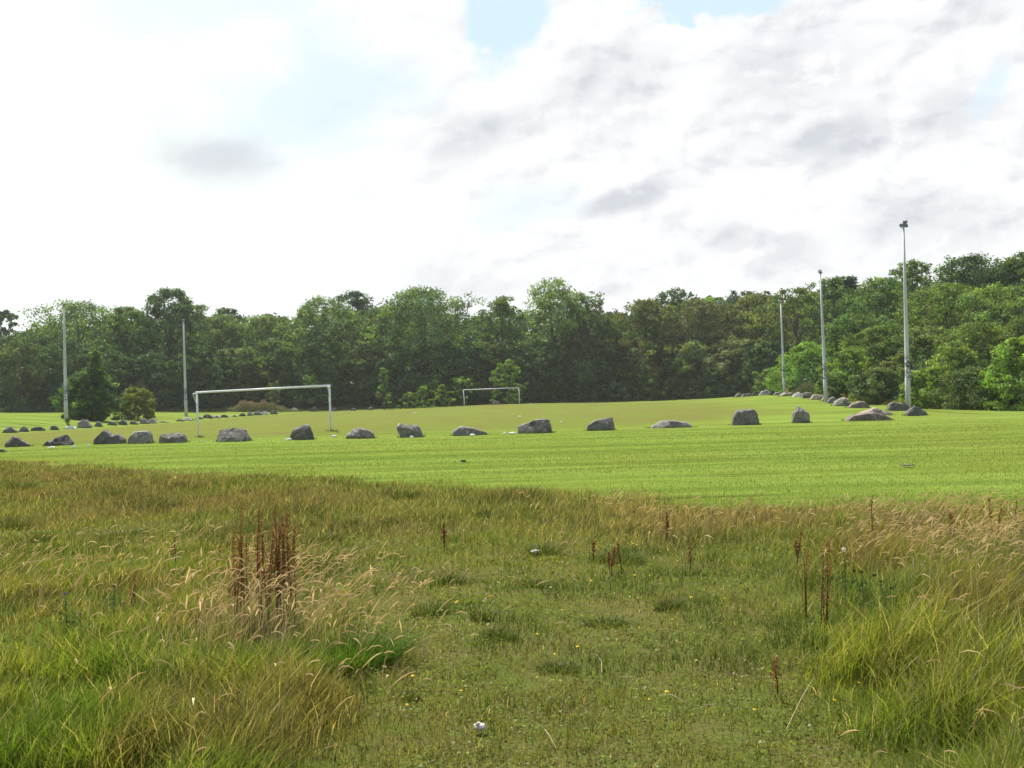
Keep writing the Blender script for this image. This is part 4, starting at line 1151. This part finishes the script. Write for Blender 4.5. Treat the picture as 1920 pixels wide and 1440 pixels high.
def verge():
    """uncut grass and weeds along the foot of the wood"""
    rg = np.random.default_rng(25)
    n = 60000
    u = rg.uniform(-.66, .66, n)
    e = np.interp(u, _wu, _we[:, 1])
    y = e + rg.normal(0, 1, n) * .7 + rg.random(n) * 3.0
    x = u * y
    n1 = fbm(x, y, 3.5, 61, 2)
    h = (.18 + .75 * n1) * ss(y - e, -1.2, 2.0) * rg.uniform(.5, 1.2, n) * np.where(u < -.33, .6, 1)
    t = mixc(np.tile(G_OLIVE * .8, (n, 1)), G_STRAW * .8, ss(n1 + rg.normal(0, .12, n), .45, .75) * .8)
    t = mixc(t, G_GREEN, (rg.random(n) < .35) * .7) * np.exp(rg.normal(0, .25, n))[:, None]
    lean = rg.normal(0, .25, (n, 2)) * h[:, None]
    V, fn, ix, tt = blades(x, y, ground_z(x, y), h, .0007 * y * rg.uniform(.7, 1.5, n), lean, rg.uniform(-.8, .8, n), t, 2)
    tag(link('verge_grass', mesh_np('verge_grass', V, fn, ix, tt), GRASS), kind='stuff')
    # the drift of pink flowering weeds behind the near goal
    n = 9000
    px = np.where(rg.random(n) < .7, rg.normal(478, 28, n), rg.uniform(415, 560, n)); d = rg.uniform(166, 172, n)
    x = (px - 960) / F * d
    hh = (np.exp(-((px - 482) / 46) ** 4) * 1.15 + .45) * (.6 + .8 * fbm(px, d, 9, 5, 2))
    r = rg.random(n) ** .8
    C = np.c_[x, d, ground_z(x, d) + hh * r]
    V = cards(C, rg.normal(size=(n, 3)) + np.array((0, 0, .4)), .13 * rg.uniform(.6, 1.3, n), .4, rg)
    t = mixc(np.tile(np.array((.17, .18, .07)), (n, 1)), np.array((.22, .14, .13)), ss(r * hh + rg.normal(0, .25, n), .95, 1.6) * .75) * np.exp(rg.normal(0, .2, n))[:, None]
    tag(link('flowering_weeds', leaf_mesh('flowering_weeds', V, t), STRAW), kind='stuff')
    n = 4000
    px = rg.uniform(1490, 1535, n); d = rg.uniform(114, 120, n)
    x = (px - 960) / F * d; r = rg.random(n)
    hb = 1.1 * np.exp(-((px - 1512) / 17) ** 2) * (.35 + 1.1 * fbm(px, d, 5, 8, 2)) + .25
    C = np.c_[x, d, ground_z(x, d) + hb * r]
    V = cards(C, rg.normal(size=(n, 3)) + np.array((0, 0, .4)), .08 * rg.uniform(.6, 1.3, n), .4, rg)
    t = mixc(np.tile(np.array((.07, .10, .03)), (n, 1)), np.array((.15, .11, .07)), ss(r + rg.normal(0, .15, n), .6, 1.0) * .7)
    tag(link('brown_weeds', leaf_mesh('brown_weeds', V, t), STRAW), kind='stuff')
verge()

# ------------------------------------------------------------------ single plants of the rough grass
def tuft(name, px, py, wpx, hpx, colour, label, group, seed, n=150, depth=None, brown=.3, cat='grass tuft'):
    rg = np.random.default_rng(seed)
    p = flat(px, py) if depth is None else at(px, py, depth)
    d = p[1]; k = d / F
    W, H = wpx * k / 2, hpx * k
    a = rg.uniform(0, 6.28, n); r = W * np.sqrt(rg.random(n)) * .75
    x, y = r * np.cos(a), r * np.sin(a) * .8
    h = H * rg.uniform(.5, 1.1, n) * (1 - .35 * (r / W))
    lean = np.c_[x * .9 + rg.normal(.1, .25, n) * h, y * .9 + rg.normal(0, .25, n) * h]
    t = mixc(np.tile(np.array(colour), (n, 1)), G_BROWN * .8, (rg.random(n) < brown) * .8) * np.exp(rg.normal(0, .25, n))[:, None]
    X, Y = p[0], p[1]
    z0 = gz(X, Y)
    V, fn, ix, tt = blades(x, y, ground_z(X + x, Y + y) - z0, h, np.full(n, .0042 * max(d, 5) ** .6 / 2.6), lean, rg.uniform(0, 6.28, n), t, 3)
    o = link(name, mesh_np(name, V, fn, ix, tt), GRASS)
    o.location = (X, Y, z0)
    return tag(o, label, cat, group)
RT = 'dark tufts of coarse grass in the rough'
RUSH = (0.048, 0.082, 0.022)
tufts = [
 (760, 936, 60, 32, 'broad dark tuft close to the mown edge, standing alone'),
 (905, 976, 50, 20, 'low dark tuft between the mown edge and the white paper scrap'),
 (730, 985, 46, 18, 'small low tuft below the broad one by the mown edge'),
 (655, 985, 40, 18, 'small dark tuft left of its twin below the mown edge'),
 (840, 1096, 100, 38, 'widest dark green tuft in the middle of the rough'),
 (1020, 1040, 80, 30, 'brownish tuft just beside the white paper scrap'),
 (1165, 1060, 110, 36, 'long dark tuft with rusty stalks right of the paper scrap'),
 (810, 1160, 90, 34, 'dark spiky tuft below the widest green one'),
 (905, 1178, 56, 34, 'upright dark tuft next to the spiky one'),
 (935, 1212, 90, 28, 'thin spreading tuft in the trodden turf'),
 (1140, 1172, 110, 30, 'faint grey green tuft at the centre right of the trodden turf'),
 (1255, 1148, 70, 26, 'small dark tuft at the rim of the yellow green tall grass'),
 (30, 992, 80, 40, 'dark brown tuft at the picture edge'),
 (75, 1015, 50, 28, 'smaller dark tuft just right of the one at the picture edge'),
 (470, 1000, 110, 34, 'wide dark tuft behind the big dock clump'),
 (40, 920, 70, 34, 'dark bushy tuft high at the picture edge by the mown grass'),
 (215, 930, 60, 26, 'green tuft near the mown edge above the thistles'),
 (300, 955, 80, 24, 'brownish tuft between the mown edge and the dock clump'),
 (620, 1015, 60, 22, 'dark tuft right of the dock clump, halfway to the mown edge'),
 (230, 1010, 120, 26, 'long low dark tuft above the straw coloured grass'),
 (1010, 1110, 70, 20, 'low green hummock tuft right of the widest dark tuft'),
 (770, 1320, 46, 16, 'tiny dark tuft in the trodden turf below the leaning grass'),
 (1050, 1265, 100, 22, 'low green tuft near the pale bent stalk'),
 (655, 1255, 250, 84, 'deep green tuft of long grass below the big dock clump'),
]
for i, (px, py, wp, hp, lab) in enumerate(tufts):
    tuft('grass_tuft', px, py, wp, hp, RUSH if i != 23 else (0.06, .125, .016), lab, RT, 500 + i, n=1300 if i == 23 else int(120 + wp * 1.2), brown=.05 if i == 23 else .3)
tuft('grass_tuft', 375, 823, 22, 7, (0.03, .06, .015), 'dark tuft growing round the foot of the left post of the near goal', RT, 560, 60, 56.9, .1)
tuft('grass_tuft', 623, 811, 30, 8, (0.03, .06, .015), 'dark tuft growing round the foot of the right post of the near goal', RT, 561, 60, 56.2, .1)
tuft('grass_tuft', 128, 788, 10, 14, (0.05, .09, .015), 'tuft at the foot of the mast beside the dark bush', RT, 562, 40, 103.5, .1)

def dock(px, py, hpx, stems, spread, label, seed, depth=None):
    rg = np.random.default_rng(seed)
    p = flat(px, py) if depth is None else at(px, py, depth)
    k = p[1] / F
    z0 = gz(p[0], p[1])
    root = empty('dock_plant', (p[0], p[1], z0), label, 'dock plant', 'dead rusty dock plants in the rough grass')
    for s in range(stems):
        H = hpx * k * (rg.uniform(.62, 1.0) if s else 1.0)
        bx = rg.uniform(-1, 1) * spread * k; by = rg.uniform(-.6, .6) * spread * k
        if s == 0: bx = 0
        tx = bx + rg.normal(.02, .055 if stems > 5 else .11) * H; ty = by + rg.normal(0, .07) * H
        pts = [(bx + (tx - bx) * t + math.sin(t * 5 + s) * .008, by + (ty - by) * t, H * t - .02) for t in (0, .25, .5, .75, 1)]
        r = max(.0028, .00040 * p[1])
        st = MB(); st.tube(pts, [r * 1.2, r * 1.1, r, r * .8, r * .4], 5)
        # whorls of dry seeds along the upper stalk and its side shoots
        n = int(rg.integers(190, 320)) if stems > 5 else int(rg.integers(60, 120))
        t = rg.uniform(.30, 1.0, n)
        sh = rg.integers(0, 5, n)
        out = np.where(sh < 2, 0, rg.uniform(0, .24, n)) * H * (1 - t) * 1.3
        an = sh * 1.3 + s
        C = np.c_[bx + (tx - bx) * t + out * np.cos(an), by + (ty - by) * t + out * np.sin(an), H * t + out * 1.2]
        C[:, 2] = np.minimum(C[:, 2], H * 1.02)
        whorl = np.round(t * 22) / 22
        C[:, 2] += (whorl - t) * H * .6
        C += rg.normal(0, .006, C.shape)
        V = cards(C, rg.normal(size=(n, 3)), np.full(n, max(.0058, .00078 * p[1])) * rg.uniform(.6, 1.3, n), .75, rg)
        tint = np.array((.185, .068, .038))[None] * np.exp(rg.normal(0, .35, n))[:, None]
        sv = np.array([tuple(v) for v in st.v])
        ix = np.r_[np.array([k_ for f in st.f for k_ in f]), np.arange(len(V)) + len(sv)]
        fn = [len(f) for f in st.f] + [4] * n
        link('seeding_stalk', mesh_np('seeding_stalk', np.r_[sv, V], fn, ix, np.r_[np.tile((.085, .038, .024), (len(sv), 1)), np.repeat(tint, 4, axis=0)]), STRAW, root)
    return root
docks = [
 (478, 1195, 250, 15, 44, 'tallest rusty dock clump of many upright stalks amid straw coloured grass'),
 (535, 1192, 236, 11, 24, 'second dense dock clump close right of the tallest one'),
 (436, 1150, 120, 2, 10, 'slender dock stalks just left of the tallest clump'),
 (327, 1062, 52, 1, 4, 'single short dock stalk well left of the tall clump'),
 (245, 1150, 70, 2, 10, 'thin brown dock stalks in the straw coloured grass at the far left'),
 (1546, 1150, 145, 4, 10, 'tall forked dock plant on the edge of the yellow green grass'),
 (1508, 1125, 98, 2, 6, 'reddish dock just left of the tall forked dock'),
 (1492, 1040, 46, 2, 6, 'small dock above the reddish one, in brown grass'),
 (1637, 1010, 72, 1, 4, 'lone dock spike against the mown grass, left of the dark rush blades'),
 (1788, 1020, 70, 3, 9, 'brown dock group among the dark rush blades'),
 (1866, 1025, 88, 2, 5, 'dark red dock spike, second from the right picture edge'),
 (1900, 1000, 70, 1, 4, 'dock spike nearest the right picture edge'),
 (1846, 1040, 50, 1, 4, 'short dock just left of the dark red spike'),
 (1456, 1300, 62, 1, 3, 'short dark dock stem at the lower rim of the tall grass'),
 (1772, 1265, 85, 2, 12, 'rusty dock stems deep in the tall green grass'),
 (832, 1020, 40, 2, 12, 'small forked red dock in the middle of the rough'),
 (1110, 1050, 30, 1, 3, 'short dock spike right of the paper scrap'),
 (1165, 1066, 44, 3, 22, 'thin rusty dock stems growing through the long dark tuft'),
 (1250, 1000, 42, 2, 6, 'rusty dock spikes in the brown strip by the mown edge'),
 (1292, 1055, 40, 1, 3, 'small lone dock at the rim of the brown strip'),
]
for i, (px, py, hp, ns, sp, lab) in enumerate(docks):
    if i > 4: py += .35 * hp; hp *= 1.35
    dock(px, py, hp, ns, sp, lab, 700 + i)

# thistles
def thistle(px, top, base, col, label, seed, fluffy=False, heads=1):
    rg = np.random.default_rng(seed)
    p = flat(px, base); k = p[1] / F; z0 = gz(p[0], p[1]); H = (base - top) * k
    root = empty('thistle', (p[0], p[1], z0), label, 'thistle', 'thistles in the tall grass')
    m = MB()
    tips = []
    for s in range(heads):
        dx_ = (s - (heads - 1) / 2) * .07 + rg.normal(0, .01); hh = H * (1 if s == 0 else rg.uniform(.8, .97))
        m.tube([(0, 0, -.02), (dx_ * .3, 0, hh * .5), (dx_, 0, hh)], [.004, .0035, .0025], 5); tips.append((dx_, hh))
    m.build('stem', GRASS_STEM, root)
    n = 60
    t = rg.random(n)
    V = cards(np.c_[rg.normal(0, .03, n), rg.normal(0, .03, n), H * t * .8], rg.normal(size=(n, 3)) + np.array((0, 0, .3)), .02 * rg.uniform(.6, 1.4, n), .35, rg)
    link('leaves', leaf_mesh('leaves', V, np.tile(np.array((.06, .11, .04)), (n, 1))), GRASS, root)
    for dx_, hh in tips:
        r = .012 if not fluffy else .014
        e = rg.normal(size=(140, 3)); e /= np.linalg.norm(e, axis=1, keepdims=True)
        if not fluffy: e[:, 2] = np.abs(e[:, 2]) * .9 - .1
        V = cards(np.array((dx_, 0, hh)) + e * r, e + rg.normal(0, .4, e.shape), np.full(140, r * .35), .5, rg)
        c = np.tile(np.array(col), (140, 1)) * np.exp(rg.normal(0, .15, 140))[:, None]
        link('flower_head', leaf_mesh('flower_head', V, c), STRAW, root)
GRASS_STEM = pbr('thistle_stem', (0.09, 0.12, 0.05), 0.8, 0.2, 20)
thistle(125, 1110, 1185, (.28, .12, .34), 'thistle with a purple flower in the straw coloured grass', 801)
thistle(153, 1146, 1205, (.32, .17, .36), 'smaller pinkish thistle just below the purple one', 802)
thistle(1586, 1034, 1130, (.75, .74, .70), 'thistle with a white fluffy seed head beside the tall forked dock', 803, True)
thistle(1620, 1072, 1150, (.07, .06, .06), 'dark headed thistle left of its twin, right of the white fluffy one', 804, False, 3)
thistle(1664, 1092, 1165, (.07, .06, .06), 'dark headed thistle furthest right, in the yellow green grass', 805, False, 2)
thistle(213, 1095, 1165, (.06, .05, .06), 'dark headed thistle right of the purple flowering one', 806, False, 1)

# yellow wild flowers: nothing tells them apart
rgf = np.random.default_rng(31)
YEL = leaf_mat('yellow_petals', .3, .02, (1.1, 1.0, .4))
proto = None
fl = []
while len(fl) < 90:
    u = rgf.uniform(-.47, .40); y = 5.2 + 22 * rgf.random() ** 1.5
    x = u * y
    if rough_mask(np.array([x]), np.array([y]))[0] < .9: continue
    if vn(x, y, 2.5, 33) < .42: continue
    fl.append((x, y))
e = np.array([(math.cos(a) * .008, math.sin(a) * .008, .0) for a in np.arange(0, 6.28, 6.28 / 7)] + [(0, 0, .003)] * 2)
me_f = None
for i, (x, y) in enumerate(fl):
    if me_f is None:
        m = MB(); m.tube([(0, 0, -.01), (.003, 0, .07)], .0012, 4)
        V = cards(e + np.array((.003, 0, .075)), np.tile(np.array((.05, -.25, 1.0)), (9, 1)) + rgf.normal(0, .2, (9, 3)), np.full(9, .011), .6, rgf)
        st_v = np.array([tuple(v) for v in m.v]); nf = len(m.f)
        idx = [k for f in m.f for k in f] + list(range(len(st_v), len(st_v) + len(V)))
        fn = [len(f) for f in m.f] + [4] * 9
        tint = np.r_[np.tile((.08, .14, .03), (len(st_v), 1)), np.tile((.75, .52, .02), (len(V), 1))]
        me_f = mesh_np('yellow_flower', np.r_[st_v, V], fn, np.array(idx), tint)
        me_f.materials.append(YEL)
    o = bpy.data.objects.new('yellow_flower', me_f); COL.objects.link(o)
    s = rgf.uniform(.45, .8) * max(1, (y / 9) ** .4)
    o.location = (x, y, gz(x, y) + .01); o.scale = (s, s, s); o.rotation_euler = (0, 0, rgf.uniform(-.6, .6))
    tag(o, 'tiny yellow wildflower dotted in the rough grass', 'wildflower', 'yellow wildflowers in the rough grass')

# dark rush blades standing tall at the far rim of the right-hand grass
rgr = np.random.default_rng(41)
for i, (px, py, hp, lab) in enumerate(((1712, 1010, 82, 'thin upright grass spikes against the mown grass, left of the brown docks'), (1800, 1010, 78, 'thin dark grass spikes rising right of the brown docks'), (1745, 1030, 70, 'dark grass spikes between the two taller groups'))):
    p = flat(px, py); k = p[1] / F; n = 14
    x = rgr.normal(0, 26 * k, n); y = rgr.normal(0, .25, n); h = hp * k * rgr.uniform(.6, 1.05, n)
    z0 = gz(p[0], p[1])
    lean = np.c_[rgr.normal(.12, .12, n), rgr.normal(0, .1, n)] * h[:, None]
    t = np.tile(np.array((.085, .085, .035)), (n, 1)) * np.exp(rgr.normal(0, .25, n))[:, None]
    V, fn, ix, tt = blades(x, y, ground_z(p[0] + x, p[1] + y) - z0, h, np.full(n, .0085), lean, rgr.uniform(-.5, .5, n), t, 3)
    o = link('grass_spikes_tuft', mesh_np('grass_spikes_tuft', V, fn, ix, tt), GRASS); o.location = (p[0], p[1], z0)
    tag(o, lab, 'grass tuft', RT)

# dry bent stalks lying on the turf
def stalk(pts_px, label, lift=.03):
    P = [flat(*q) for q in pts_px]
    b = P[0].copy(); b[2] = gz(b[0], b[1])
    m = MB(); m.tube([(p[0] - b[0], p[1] - b[1], gz(p[0], p[1]) - b[2] + lift + .02 * math.sin(3.1 * i / max(1, len(P) - 1))) for i, p in enumerate(P)], [.0018] * (len(P) - 1) + [.001], 5)
    o = m.build('dry_stalk', STALK); o.location = tuple(b)
    tag(o, label, 'dry stalk', 'dry stalks lying on the turf')
STALK = pbr('straw', (0.36, 0.29, 0.16), 0.8, 0.2, 30)
stalk([(1129, 1272), (1128, 1256), (1118, 1240)], 'bent pale stalk standing in the middle of the turf')
stalk([(1236, 1320), (1260, 1327), (1284, 1336)], 'straight pale stalk lying right of the bent one')
stalk([(1160, 1280), (1190, 1285), (1215, 1288)], 'faint thin stalk between bent and straight stalks')
stalk([(1475, 1380), (1505, 1335), (1540, 1265)], 'long leaning straw at the rim of the tall grass')
stalk([(1764, 1306), (1795, 1312), (1822, 1316)], 'short pale straw lying in the tall green grass')
stalk([(1018, 1384), (1030, 1410), (1044, 1428)], 'pale stalk right of the white lump near the lower edge')
stalk([(1300, 1345), (1345, 1350), (1400, 1348)], 'faint straw lying left of the long leaning one')

# ------------------------------------------------------------------ litter, clods
def scrap(px, py, wpx, hpx, mat, label, seed, depth=None, name='litter_scrap', cat='litter'):
    rg = random.Random(seed)
    p = flat(px, py) if depth is None else at(px, py, depth)
    if depth is not None: p[2] = gz(p[0], p[1])
    k = p[1] / F
    bm = bmesh.new()
    bmesh.ops.create_icosphere(bm, subdivisions=3, radius=1.0)
    W, H = wpx * k / 2, max(hpx * k / 2, .02)
    off = Vector((seed * 1.7, seed, 0))
    for v in bm.verts:
        d = mnoise.noise(v.co * 1.7 + off) * .55 + mnoise.noise(v.co * 4.1 + off) * .3
        v.co = v.co * (1 + d)
        v.co.x *= W; v.co.y *= W * .7; v.co.z = max(v.co.z, -.7) * H
    me = bpy.data.meshes.new(name); bm.to_mesh(me); bm.free()
    o = link(name, me, mat); o.location = (p[0], p[1], gz(p[0], p[1]) + H * .75 + (.02 if p[1] < 15 else .03))
    o.rotation_euler = (0, 0, rg.uniform(-.4, .4))
    tag(o, label, cat, 'scraps of litter on the grass' if cat == 'litter' else None)
scrap(901, 1389, 22, 10, LITTER_DULL, 'pale crumpled lump on the trodden turf near the lower edge', 1)
scrap(1004, 1041, 16, 6, LITTER, 'white crumpled paper lying in the middle of the rough grass', 2)
for i, (px, py, wp, hp, d, lab) in enumerate((
 (97, 845, 11, 4, 46, 'white flattened scrap below the boulder with the brownish hump'),
 (138, 845, 6, 5, 46, 'white round scrap, second below the brownish humped boulder'),
 (166, 843, 5, 4, 47, 'small white scrap, third right below the brownish humped boulder'),
 (537, 831, 6, 4, 48, 'small white scrap lying on the grass below the tall rounded boulder'),
 (543, 825, 7, 3, 48.8, 'white scrap at the left foot of the tall rounded boulder'),
 (627, 822, 8, 4, 50.5, 'white scrap between the tall rounded and the dome shaped boulder'),
 (772, 824, 7, 4, 48.3, 'white scrap below the overhanging boulder'),
 (886, 821, 9, 4, 49, 'white scrap below the boulder with the low tail'),
 (946, 817, 6, 4, 50, 'small white scrap left of the large slab sided boulder'),
 (961, 816, 11, 4, 50, 'wider white scrap against the large slab sided boulder'),
 (566, 789, 5, 3, 62, 'white scrap on the pitch above the tall rounded boulder'),
 (974, 783, 5, 3, 85, 'white speck of litter on the pitch above the slab sided boulder'),
 (1053, 800, 4, 3, 62, 'white speck of litter on the pitch right of the slab sided boulder'),
 (995, 764, 4, 3, 150, 'white speck of litter by the far goal'),
 (777, 775, 4, 2.5, 125, 'white speck of litter far out on the pitch'),
)):
    scrap(px, py, wp, hp, LITTER, lab, 20 + i, d)
scrap(382, 830, 4, 3, LITTER_BLUE, 'bluish plastic scrap by the near goal post', 50, 48.5)
scrap(869, 869, 9, 6, SOIL, 'small dark clod of earth alone on the mown grass', 60, None, 'earth_clod', 'clod')
scrap(1703, 876, 24, 4, CUTTINGS, 'flat dark heap of old cuttings on the mown grass', 61, None, 'cuttings_heap', 'heap')

# ------------------------------------------------------------------ haze
def haze():
    m, b = new_mat('haze')
    v = b.n('ShaderNodeVolumePrincipled')
    v.inputs['Color'].default_value = (0.93, 0.96, 1.0, 1)
    v.inputs['Density'].default_value = 0.00017
    v.inputs['Anisotropy'].default_value = 0.2
    o = b.n('ShaderNodeOutputMaterial'); m.node_tree.links.new(v.outputs[0], o.inputs['Volume'])
    mb = MB(); mb.box((0, 900, 26), (3400, 2400, 64))
    ob = mb.build('haze', m)
    tag(ob, kind='stuff')
haze()
